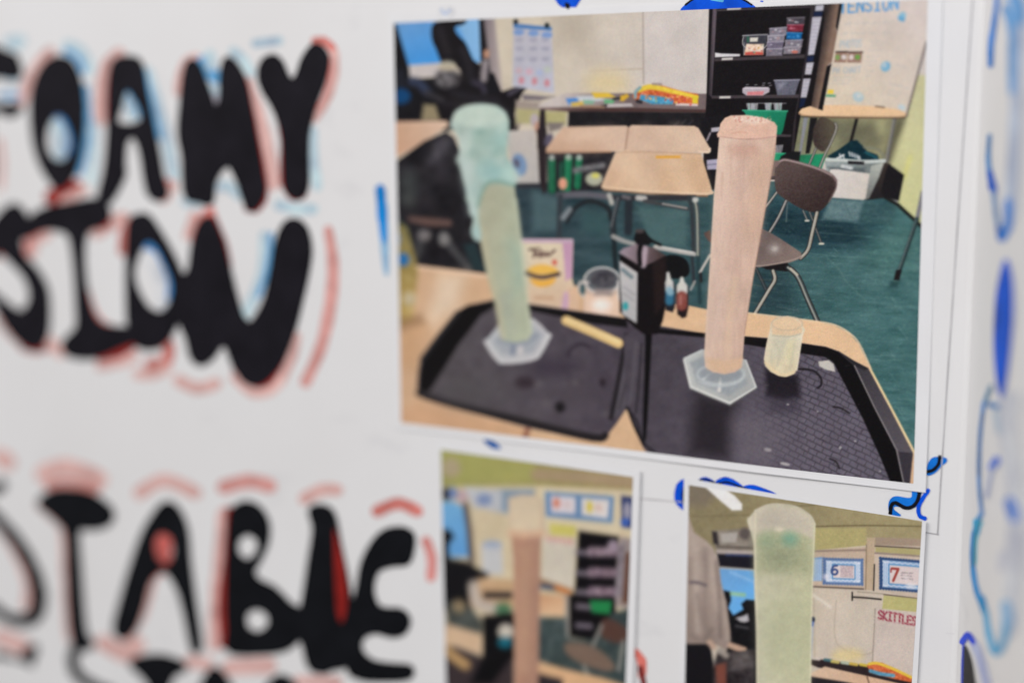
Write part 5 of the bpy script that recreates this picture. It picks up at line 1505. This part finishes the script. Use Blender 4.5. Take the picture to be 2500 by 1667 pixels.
P.poly('J', [(1200, 1000), (1320, 980), (1480, 1060), (1460, 1340), (1220, 1290)], (204, 190, 172), 20, a=.6, own=False)
P.line('J', [(1210, 990), (1215, 1290), (1460, 1350), (1478, 1050)], 6, (176, 160, 142), 5)
P.line('J', [(1050, 900), (1060, 1400)], 6, (176, 158, 136), 6)
P.line('J', [(1050, 950), (1110, 990), (1165, 1030)], 20, (222, 212, 196), 10, a=.8)
P.ell('J', (1290, 1370), (110, 50), (214, 192, 132), 30, a=.8)
P.part('pictured_notice_frame')
P.poly('J', [(1040, 636), (1420, 612), (1420, 912), (1040, 892)], (192, 168, 146), 4, nz=6, nsc=10)
P.line('J', [(1040, 642), (1420, 634)], 14, (146, 126, 112), 4)
P.line('J', [(1050, 890), (1400, 906)], 10, (84, 72, 64), 4)
P.poly('J', [(1424, 548), (1482, 546), (1474, 916), (1412, 912)], (184, 160, 132), 4, nz=5, nsc=9)
P.line('J', [(1422, 600), (1416, 910)], 6, (128, 106, 86), 4)
P.poly('J', [(1484, 544), (1830, 552), (1830, 606), (1484, 600)], (160, 138, 118), 4)
P.line('J', [(1484, 606), (1830, 622)], 9, (70, 56, 48), 3)
P.poly('J', [(1484, 612), (1830, 626), (1830, 690), (1484, 650)], (172, 160, 108), 5)
P.poly('J', [(1482, 648), (1830, 672), (1830, 972), (1480, 916)], (198, 178, 158), 4, nz=5, nsc=9)
P.line('J', [(1484, 654), (1830, 676)], 12, (140, 122, 112), 4)
P.line('J', [(1478, 735), (1472, 915)], 8, (32, 28, 28), 3)
P.line('J', [(1544, 944), (1800, 972)], 8, (84, 70, 58), 3)


def notice(x0, y0, x1, y1, slope, outer, inner, digit, dcol, tcol):
    """a scalloped notice with a zigzag border and a number"""
    P.part('pictured_notice')
    Q = lambda x, y: (x, y + (x-x0)*slope)
    P.poly('J', [Q(x0, y0), Q(x1, y0), Q(x1, y1), Q(x0, y1)], outer, 3)
    n = int((x1-x0)/20)
    for k in range(n+1):
        x = x0 + (x1-x0)*k/n
        P.ell('J', Q(x, y0), (10, 9), outer, 3)
        P.ell('J', Q(x, y1), (10, 9), outer, 3)
    for k in range(int((y1-y0)/20)+1):
        P.ell('J', Q(x0, y0+k*20), (10, 10), outer, 3)
        P.ell('J', Q(x1, y0+k*20), (10, 10), outer, 3)
    b = 16
    P.poly('J', [Q(x0+b, y0+b*.7), Q(x1-b*.6, y0+b*.7), Q(x1-b*.6, y1-b*.7), Q(x0+b, y1-b*.7)], inner, 3)
    for dx in (6, 20, 34):
        for xx in (x0+b+dx, x1-b-dx):
            P.line('J', [Q(xx + (5 if k % 2 else -5), y0+b+(y1-y0-2*b)*k/12) for k in range(13)], 5, (226, 226, 232), 2.5, sm=False)
    for yy in (y0+b+8, y1-b-8):
        P.line('J', [Q(x0+b+(x1-x0-2*b)*k/16, yy + (5 if k % 2 else -5)) for k in range(17)], 5, (226, 226, 232), 2.5, sm=False)
    m = 56
    P.poly('J', [Q(x0+m, y0+36), Q(x1-m*.85, y0+36), Q(x1-m*.85, y1-34), Q(x0+m, y1-34)], (72, 136, 190), 3)
    P.poly('J', [Q(x0+m+8, y0+43), Q(x1-m*.85-7, y0+43), Q(x1-m*.85-7, y1-41), Q(x0+m+8, y1-41)], (218, 200, 196), 3)
    return Q


P.part('pictured_notice')
P.poly('J', [(1040, 690), (1112, 682), (1112, 850), (1040, 850)], (112, 148, 190), 4)
for k in range(5):
    P.line('J', [(1050+k*13, 700), (1048+k*13, 845)], 5, (196, 204, 216), 3)
Q = notice(1124, 694, 1392, 868, 0.03, (86, 112, 156), (146, 172, 204), '6', None, None)
P.text('J', '6', (1178, 738), (44, 2), (-2, 66), 14, (58, 76, 128), 0, 3)
for k in range(7):
    P.scrib('J', (1242, 745+k*12), (1328, 749+k*12), 6, (140, 110, 120), 2.5, 4, .75, seed=k)
P.ell('J', (1140, 820), (18, 20), (226, 222, 228), 12, a=.8, own=False)
Q = notice(1520, 690, 1866, 902, 0.07, (44, 72, 118), (134, 168, 206), '7', None, None)
P.text('J', '7', (1600, 762), (46, 3), (-6, 84), 17, (160, 62, 56), 0, 3)
P.line('J', [(1594, 768), (1594, 786)], 10, (160, 62, 56), 3, own=False)
for yy in (790, 810, 830):
    P.scrib('J', (1665, yy), (1750, yy+6), 9, (96, 88, 92), 2.5, 4, .75, seed=yy)
P.ell('J', (1735, 880), (34, 20), (236, 226, 226), 14, a=.7, own=False)
P.ell('J', (1700, 825), (12, 26), (232, 220, 220), 12, a=.6, own=False)
P.part('pictured_bracket')
P.line('J', [(1322, 930), (1322, 985)], 10, (34, 30, 30), 3)
P.line('J', [(1322, 962), (1420, 968), (1524, 978)], 11, (40, 36, 34), 3)
P.line('J', [(1360, 925), (1540, 940)], 6, (150, 134, 116), 4)
P.again(0)
P.poly('J', [(1542, 950), (1830, 976), (1830, 1072), (1532, 1044)], (182, 174, 112), 4, nz=8, nsc=5)
P.part('pictured_poster')
P.poly('J', [(1484, 1044), (1830, 1068), (1800, 1568), (1465, 1500), (1470, 1300)], (200, 184, 172), 4, nz=6, nsc=6)
P.line('J', [(1484, 1044), (1470, 1300), (1464, 1420)], 6, (146, 130, 118), 4)
P.text('J', 'SKITTLES', (1508, 1056), (24, 4), (-3, 58), 13, (152, 54, 70), .42, 2.2)
for k in range(9):                                   # stripes cut through the letters
    for j in range(5):
        P.line('J', [(1500+k*34-j*10, 1052+j*18+k*5), (1520+k*34-j*10, 1066+j*18+k*5)], 5, (206, 188, 178), 2, own=False, a=.85)
P.scrib('J', (1580, 1136), (1690, 1152), 8, (190, 150, 150), 2.5, 3, .7)
P.part('pictured_cabinet')
P.poly('J', [(340, 500), (640, 480), (640, 640), (370, 650)], (134, 124, 112), 8, nz=20, nsc=14)
P.poly('J', [(340, 505), (375, 505), (390, 600), (350, 590)], (48, 42, 44), 8)
P.poly('J', [(400, 520), (520, 510), (510, 580), (410, 585)], (166, 158, 150), 8)
P.ell('J', (570, 520), (36, 42), (90, 80, 76), 12)
P.line('J', [(380, 612), (640, 622)], 16, (92, 82, 74), 8)
P.poly('J', [(370, 635), (640, 640), (640, 670), (375, 665)], (176, 162, 156), 8)
P.poly('J', [(375, 660), (650, 668), (650, 770), (390, 750)], (27, 25, 34), 7)
P.line('J', [(440, 668), (620, 675)], 12, (58, 70, 112), 6)
P.part('pictured_screen')
P.poly('J', [(390, 762), (660, 780), (660, 1010), (600, 1050), (480, 1100), (400, 920)], G2('J', (420, 800), (104, 160, 214), (600, 1000), (96, 170, 232)), 6)
P.line('J', [(470, 938), (565, 948)], 26, (140, 188, 150), 9)
P.line('J', [(470, 790), (640, 860)], 14, (150, 192, 232), 9, a=.7)
P.part('pictured_person')
P.poly('J', [(420, 915), (465, 925), (475, 985), (455, 1040), (490, 1090), (560, 1050), (545, 1010), (580, 980), (640, 985), (660, 1040), (660, 2700), (440, 2700), (440, 1200)], (20, 19, 22), 6, nz=4, nsc=12)
P.poly('J', [(505, 1110), (560, 1095), (590, 1080), (600, 1130), (570, 1140), (540, 1135)], (176, 172, 176), 7, own=False)
P.line('J', [(510, 1165), (590, 1180)], 14, (74, 72, 76), 9, own=False)
P.poly('J', [(380, 1350), (640, 1330), (640, 2700), (330, 2700), (330, 1500)], (52, 46, 48), 12, nz=26, nsc=16, own=False)
P.poly('J', [(480, 1350), (600, 1340), (620, 1450), (480, 1470)], (108, 100, 98), 20, a=.7, nz=30, nsc=10, own=False)
P.poly('J', [(365, 1440), (440, 1420), (440, 1700), (380, 1700)], (120, 66, 54), 12, own=False)
P.part('pictured_person')
P.poly('J', [(100, 300), (178, 395), (215, 510), (300, 570), (350, 620), (385, 720), (405, 860), (440, 1000), (468, 1200), (470, 1290), (440, 1340), (380, 1300), (330, 1295), (240, 1310), (100, 1300)], G2('J', (200, 700), (168, 150, 138), (420, 1100), (150, 132, 122)), 6, nz=9, nsc=26)
P.line('J', [(370, 720), (385, 900), (400, 1100), (400, 1240)], 26, (116, 102, 96), 16, a=.7, own=False)
for pts, c in (([(210, 560), (230, 700), (225, 900), (240, 1200)], (182, 166, 154)), ([(290, 640), (300, 800), (290, 1000), (300, 1220)], (132, 116, 108)), ([(180, 700), (190, 1000), (180, 1250)], (140, 124, 114)),
               ([(420, 1000), (430, 1120), (450, 1250)], (176, 158, 146)), ([(240, 950), (270, 1100), (330, 1230)], (136, 120, 112)), ([(340, 680), (350, 860), (370, 1040)], (178, 160, 148)), ([(200, 1230), (260, 1270), (340, 1250)], (128, 112, 104))):
    P.line('J', pts, 26, c, 24, a=.75, own=False)
P.line('J', [(340, 1190), (300, 1260), (350, 1290)], 30, (120, 106, 98), 18, a=.7, own=False)
P.line('J', [(190, 860), (240, 862), (295, 880)], 20, (98, 88, 92), 9, own=False)
P.poly('J', [(100, 1290), (330, 1290), (350, 1420), (340, 2700), (100, 2700)], (21, 19, 23), 7, own=False)
P.line('J', [(470, 1300), (520, 1318), (570, 1325)], [40, 44, 24], (192, 156, 132), 8, own=False)
P.line('J', [(325, 1280), (350, 1310)], 40, (186, 154, 134), 12, own=False)
P.line('J', [(400, 1340), (440, 1370)], 44, (150, 140, 130), 14, own=False)
P.part('pictured_side_table')
P.poly('J', [(1020, 1392), (1100, 1398), (1430, 1440), (1770, 1545), (1770, 1600), (1400, 1510), (1080, 1455), (1020, 1430)], (44, 34, 36), 4)
P.line('J', [(1030, 1388), (1090, 1396)], 20, (200, 186, 176), 5)
for x, y, c in ((1130, 1400, (66, 106, 112)), (1180, 1412, (190, 170, 90)), (1250, 1420, (170, 180, 160)), (1310, 1428, (196, 166, 70)), (1380, 1434, (204, 176, 60))):
    P.line('J', [(x, y), (x+44, y+7)], 20, c, 5)
P.part('pictured_bead_bag')
P.poly('J', [(1425, 1440), (1460, 1418), (1530, 1420), (1640, 1470), (1745, 1520), (1740, 1556), (1600, 1530), (1450, 1490)], (206, 96, 52), 4, nz=34, nsc=5)
P.line('J', [(1440, 1430), (1500, 1425), (1620, 1468), (1735, 1520)], 20, (228, 188, 60), 4)
P.line('J', [(1450, 1478), (1520, 1498), (1610, 1510)], 26, (84, 146, 176), 5, nz=30, nsc=5)
P.part('pictured_desk')
P.poly('J', [(1020, 1500), (1130, 1448), (1430, 1515), (1770, 1590), (1770, 2700), (1020, 2700)], G2('J', (1100, 1480), (214, 180, 150), (1500, 1600), (206, 166, 134)), 4, nz=4, nsc=12)
P.line('J', [(1425, 1518), (1450, 1600)], 10, (120, 92, 74), 4)
P.poly('J', [(1020, 1515), (1300, 1560), (1780, 1680), (1780, 1730), (1020, 1640)], (38, 34, 38), 6)
P.poly('J', [(1020, 1700), (1800, 1760), (1800, 2700), (1020, 2700)], (48, 74, 78), 8, nz=8, nsc=10)
P.part('pictured_pen')
P.line('J', [(1048, 1120), (1040, 1250), (1032, 1390)], 16, (166, 170, 186), 5)
P.ell('J', (1046, 1120), (16, 20), (30, 36, 60), 5)
P.line('J', [(1046, 1140), (1042, 1160)], 16, (64, 96, 170), 5)
P.part('pictured_cylinder')
P.poly('J', [(588, 430), (610, 395), (645, 358), (720, 324), (800, 312), (930, 330), (1030, 392), (1064, 452), (1058, 600), (1046, 800), (1034, 1200), (1030, 2700), (655, 2700), (652, 1200), (636, 900), (634, 600), (610, 500)], G2('J', (700, 900), (192, 188, 160), (1020, 900), (184, 182, 146)), 4, nz=8, nsc=16)
P.poly('J', [(595, 430), (640, 362), (720, 328), (800, 317), (930, 335), (1026, 395), (1058, 455), (1050, 560), (960, 520), (820, 500), (680, 520), (640, 600), (620, 500)], (196, 186, 164), 10, nz=5, nsc=14, own=False)
P.poly('J', [(650, 420), (720, 370), (900, 360), (1000, 420), (1010, 480), (820, 470), (680, 490)], (188, 178, 160), 26, nz=5, nsc=10, own=False)
P.poly('J', [(640, 540), (760, 500), (960, 530), (1050, 600), (1042, 800), (640, 800)], (162, 164, 128), 40, a=.8, nz=12, nsc=8, own=False)
P.ell('J', (885, 560), (52, 46), (110, 160, 136), 34, a=.8, own=False)
P.ell('J', (730, 570), (60, 50), (140, 158, 126), 40, a=.7, nz=14, nsc=5, own=False)
P.ell('J', (830, 680), (120, 80), (128, 136, 108), 60, a=.5, nz=26, nsc=4, own=False)
P.ell('J', (810, 490), (30, 14), (216, 204, 180), 10, a=.8, own=False)
P.poly('J', [(680, 1000), (1000, 1000), (1000, 1500), (700, 1500)], (176, 178, 142), 80, a=.6, nz=7, nsc=12, own=False)
P.line('J', [(645, 380), (640, 620), (650, 1000), (660, 1600)], 12, (214, 204, 176), 7, a=.8, own=False)
P.line('J', [(1060, 460), (1050, 700), (1036, 1100), (1028, 1600)], 10, (214, 208, 176), 6, a=.8, own=False)
P.line('J', [(640, 360), (720, 322), (800, 312), (930, 330), (1030, 392), (1062, 452)], 7, (216, 208, 194), 5, a=.8, own=False)
P.line('J', [(600, 420), (615, 480)], 26, (206, 196, 172), 10, own=False)
for _k in range(40):
    P.ell('J', (_r.uniform(680, 1010), _r.uniform(520, 800)), (_r.uniform(3, 7), _r.uniform(3, 7)), (124, 138, 112), 4, a=.35, own=False)

gp = thing('photo_print', 'glued photo print of a green filled cylinder beside notices numbered 6 and 7', 'photo', 'photo prints glued to the board')
sheet(gp, [(1671, 1165), (2263, 1271), (1652, 2000), (2216, 2095)], lift_green, 60, 70)
gr.build(gp, lift_green, {})


# ------------------------------------------------------------------ small print at the lower middle (out of focus)
def lift_peach(s, t, bx, bz):
    b = on_board((1566, 1150))
    return 0.00022 + 0.0008*np.exp(-np.clip(b[0]-bx, 0, 1)/0.014) + 0.00005*np.sin(bx*90)*np.sin(bz*60)


pe = Print([(1077, 1097), (1548, 1163), (1096, 1960), (1515, 2050)], 250, 340, (196, 176, 146))
P = pe
P.part('pictured_ceiling')
P.poly('I', [(60, 60), (1400, 200), (1400, 400), (60, 330)], G2('I', (300, 150), (150, 146, 84), (1200, 300), (152, 136, 88)), 5, nz=8, nsc=18)
P.poly('I', [(60, 60), (700, 150), (680, 300), (200, 300)], (158, 156, 86), 30, a=.7, own=False)
P.line('I', [(700, 250), (1000, 270), (1320, 300)], 70, (164, 140, 108), 20)
P.ell('I', (160, 210), (60, 60), (166, 150, 118), 16)
P.again(0)
P.poly('I', [(60, 330), (700, 320), (1400, 350), (1400, 2700), (60, 2700)], (202, 184, 150), 10, nz=5, nsc=20)
P.poly('I', [(720, 340), (1230, 370), (1230, 620), (720, 600)], (206, 190, 158), 10)
P.part('pictured_notice')
P.poly('I', [(440, 345), (690, 345), (680, 400), (540, 420), (520, 500), (440, 480)], (128, 146, 164), 12)
P.poly('I', [(240, 330), (480, 350), (480, 490), (300, 460)], (180, 182, 186), 12)
P.ell('I', (370, 410), (50, 36), (120, 136, 172), 14)
P.poly('I', [(752, 358), (1190, 388), (1180, 556), (758, 516)], (98, 132, 172), 6)
P.poly('I', [(790, 384), (946, 394), (944, 500), (792, 490)], (214, 204, 206), 6)
P.poly('I', [(984, 398), (1160, 410), (1150, 528), (984, 506)], (216, 206, 200), 6)
P.ell('I', (825, 430), (24, 32), (204, 122, 100), 10)
P.ell('I', (1035, 455), (20, 36), (206, 186, 70), 8)
P.ell('I', (1090, 460), (26, 24), (206, 180, 168), 8)
P.ell('I', (890, 440), (30, 24), (206, 186, 186), 8)
P.poly('I', [(780, 560), (950, 575), (945, 640), (790, 630)], (196, 186, 92), 8)
P.poly('I', [(1235, 385), (1340, 395), (1340, 590), (1240, 580)], (40, 50, 96), 6)
P.ell('I', (1275, 480), (26, 60), (150, 146, 160), 12)
P.ell('I', (1262, 550), (30, 26), (54, 90, 176), 8)
P.part('pictured_poster')
P.poly('I', [(740, 640), (950, 660), (930, 980), (730, 930)], (200, 190, 172), 8)
for k in range(6):
    P.ell('I', (770+30*k, 655+4*k), (10, 16), (206, 140, 136), 8)
P.poly('I', [(350, 690), (480, 690), (490, 880), (360, 880)], (190, 190, 190), 12)
P.ell('I', (420, 690), (60, 22), (146, 160, 184), 14)
P.part('pictured_screen')
P.poly('I', [(60, 420), (170, 420), (250, 460), (285, 770), (140, 770), (60, 600)], G2('I', (150, 450), (104, 162, 206), (220, 740), (90, 152, 210)), 8)
P.line('I', [(250, 440), (275, 600), (290, 800)], 34, (82, 72, 70), 12)
P.ell('I', (130, 375), (30, 40), (24, 26, 32), 8)
P.ell('I', (230, 390), (36, 40), (176, 150, 156), 14)
P.ell('I', (170, 370), (30, 36), (96, 120, 170), 14)
P.part('pictured_person')
P.poly('I', [(90, 600), (150, 600), (180, 640), (140, 700), (150, 780), (260, 800), (340, 850), (400, 880), (340, 940), (290, 1100), (240, 1140), (140, 1140), (90, 1000)], (20, 19, 22), 10)
P.part('pictured_desk')
P.poly('I', [(340, 900), (560, 920), (560, 1100), (280, 1080), (280, 960)], (196, 158, 118), 16, nz=12, nsc=20)
P.line('I', [(380, 1010), (530, 1010)], 40, (44, 38, 38), 12)
P.line('I', [(300, 950), (330, 1060), (440, 1090)], 60, (186, 172, 160), 20)
P.poly('I', [(140, 1050), (280, 1080), (360, 1180), (350, 1260), (130, 1210)], (70, 74, 70), 16, nz=20, nsc=16)
P.ell('I', (210, 1080), (40, 40), (140, 120, 90), 20)
P.ell('I', (490, 1100), (50, 40), (70, 116, 82), 20)
P.poly('I', [(360, 1140), (560, 1120), (560, 1420), (360, 1420)], (16, 15, 17), 12)
P.poly('I', [(130, 1190), (350, 1260), (350, 1380), (110, 1320)], (206, 172, 138), 12)
P.ell('I', (505, 1240), (50, 50), (196, 186, 170), 14)
P.ell('I', (500, 1310), (46, 34), (20, 96, 116), 14)
P.poly('I', [(60, 1320), (200, 1340), (360, 1400), (560, 1400), (560, 2700), (60, 2700)], (56, 46, 48), 14)
P.poly('I', [(360, 1400), (560, 1380), (420, 1568), (280, 1568)], (14, 13, 15), 16)
P.line('I', [(120, 1350), (180, 1400), (250, 1450)], 60, (186, 146, 94), 16)
P.part('pictured_desk')
P.poly('I', [(710, 900), (940, 980), (900, 1010), (720, 960)], (150, 110, 74), 10)
P.line('I', [(730, 955), (820, 965)], 30, (58, 76, 106), 10)
P.line('I', [(820, 960), (900, 990)], 26, (206, 120, 60), 10)
P.poly('I', [(700, 1000), (900, 1020), (870, 1150), (700, 1130)], G2('I', (760, 1000), (196, 146, 108), (800, 1120), (216, 174, 134)), 10)
P.poly('I', [(700, 1150), (900, 1150), (920, 1440), (700, 1440)], (62, 74, 74), 14, nz=20, nsc=14)
P.line('I', [(890, 1020), (900, 1280)], 24, (140, 134, 128), 12)
P.part('pictured_bookshelf')
P.poly('I', [(965, 605), (1220, 640), (1200, 1120), (1060, 1300), (910, 1270), (905, 1010), (940, 1000)], (15, 13, 16), 7)
for y, n in ((740, 3), (870, 4), (990, 3), (1080, 2), (1200, 2)):
    P.line('I', [(960, y), (1040, y+6)], 34, (112, 102, 112), 12)
    if y < 1000:
        P.line('I', [(1050, y-4), (1200, y-2)], 60, (134, 112, 124), 14, nz=40, nsc=10)
P.ell('I', (1185, 700), (36, 40), (150, 132, 146), 14)
P.part('pictured_green_tub')
P.poly('I', [(1035, 1040), (1180, 1045), (1165, 1130), (1050, 1120)], (30, 124, 66), 7)
P.part('pictured_brown_board')
P.poly('I', [(1225, 640), (1340, 660), (1320, 1100), (1200, 1080)], (150, 136, 132), 10)
P.poly('I', [(1262, 740), (1330, 740), (1310, 1060), (1240, 1060)], (98, 66, 54), 10)
P.poly('I', [(1220, 690), (1260, 690), (1240, 1020), (1200, 1020)], (120, 110, 118), 14, nz=30, nsc=10)
P.part('pictured_floor')
P.poly('I', [(900, 1280), (1060, 1290), (1180, 1120), (1340, 1080), (1340, 2700), (700, 2700), (760, 1440)], (54, 66, 66), 16, nz=14, nsc=18)
P.part('pictured_chair')
P.poly('I', [(1120, 1160), (1200, 1170), (1280, 1230), (1270, 1290), (1210, 1310), (1110, 1270)], (82, 56, 48), 10, sm=True)
P.poly('I', [(890, 1310), (1060, 1330), (1190, 1440), (1160, 1490), (1000, 1450), (890, 1380)], (116, 94, 80), 14, sm=True)
for pts in ([(1110, 1200), (1060, 1320)], [(1250, 1300), (1220, 1480)], [(1000, 1460), (1040, 1560)]):
    P.line('I', pts, 20, (146, 142, 134), 12, own=False)
P.part('pictured_front_table')
P.poly('I', [(690, 1420), (900, 1480), (1120, 1530), (1340, 1600), (1340, 2700), (690, 2700)], (212, 166, 122), 12, nz=5, nsc=14)
P.poly('I', [(690, 1500), (860, 1540), (900, 1800), (690, 1800)], (44, 38, 42), 14)
P.part('pictured_cylinder')
P.poly('I', [(525, 400), (600, 380), (690, 385), (735, 420), (740, 560), (725, 700), (715, 1200), (700, 2700), (555, 2700), (560, 1300), (555, 800), (530, 560)], G2('I', (570, 1100), (178, 132, 108), (710, 1100), (166, 124, 104)), 8, nz=4, nsc=20)
P.poly('I', [(525, 400), (600, 380), (690, 385), (735, 420), (738, 620), (530, 620)], (208, 188, 158), 12, own=False)
P.line('I', [(535, 620), (630, 630), (730, 620)], 44, (206, 168, 136), 14, own=False)
P.poly('I', [(590, 720), (660, 720), (650, 1500), (590, 1500)], (184, 144, 116), 40, a=.7, own=False)

pp = thing('photo_print', 'blurred glued photo print of a peach filled cylinder, its paper edge by red marker strokes', 'photo', 'photo prints glued to the board')
sheet(pp, [(1068, 1074), (1566, 1148), (1086, 1970), (1535, 2065)], lift_peach, 50, 70)
pe.build(pp, lift_peach, {}, 5)
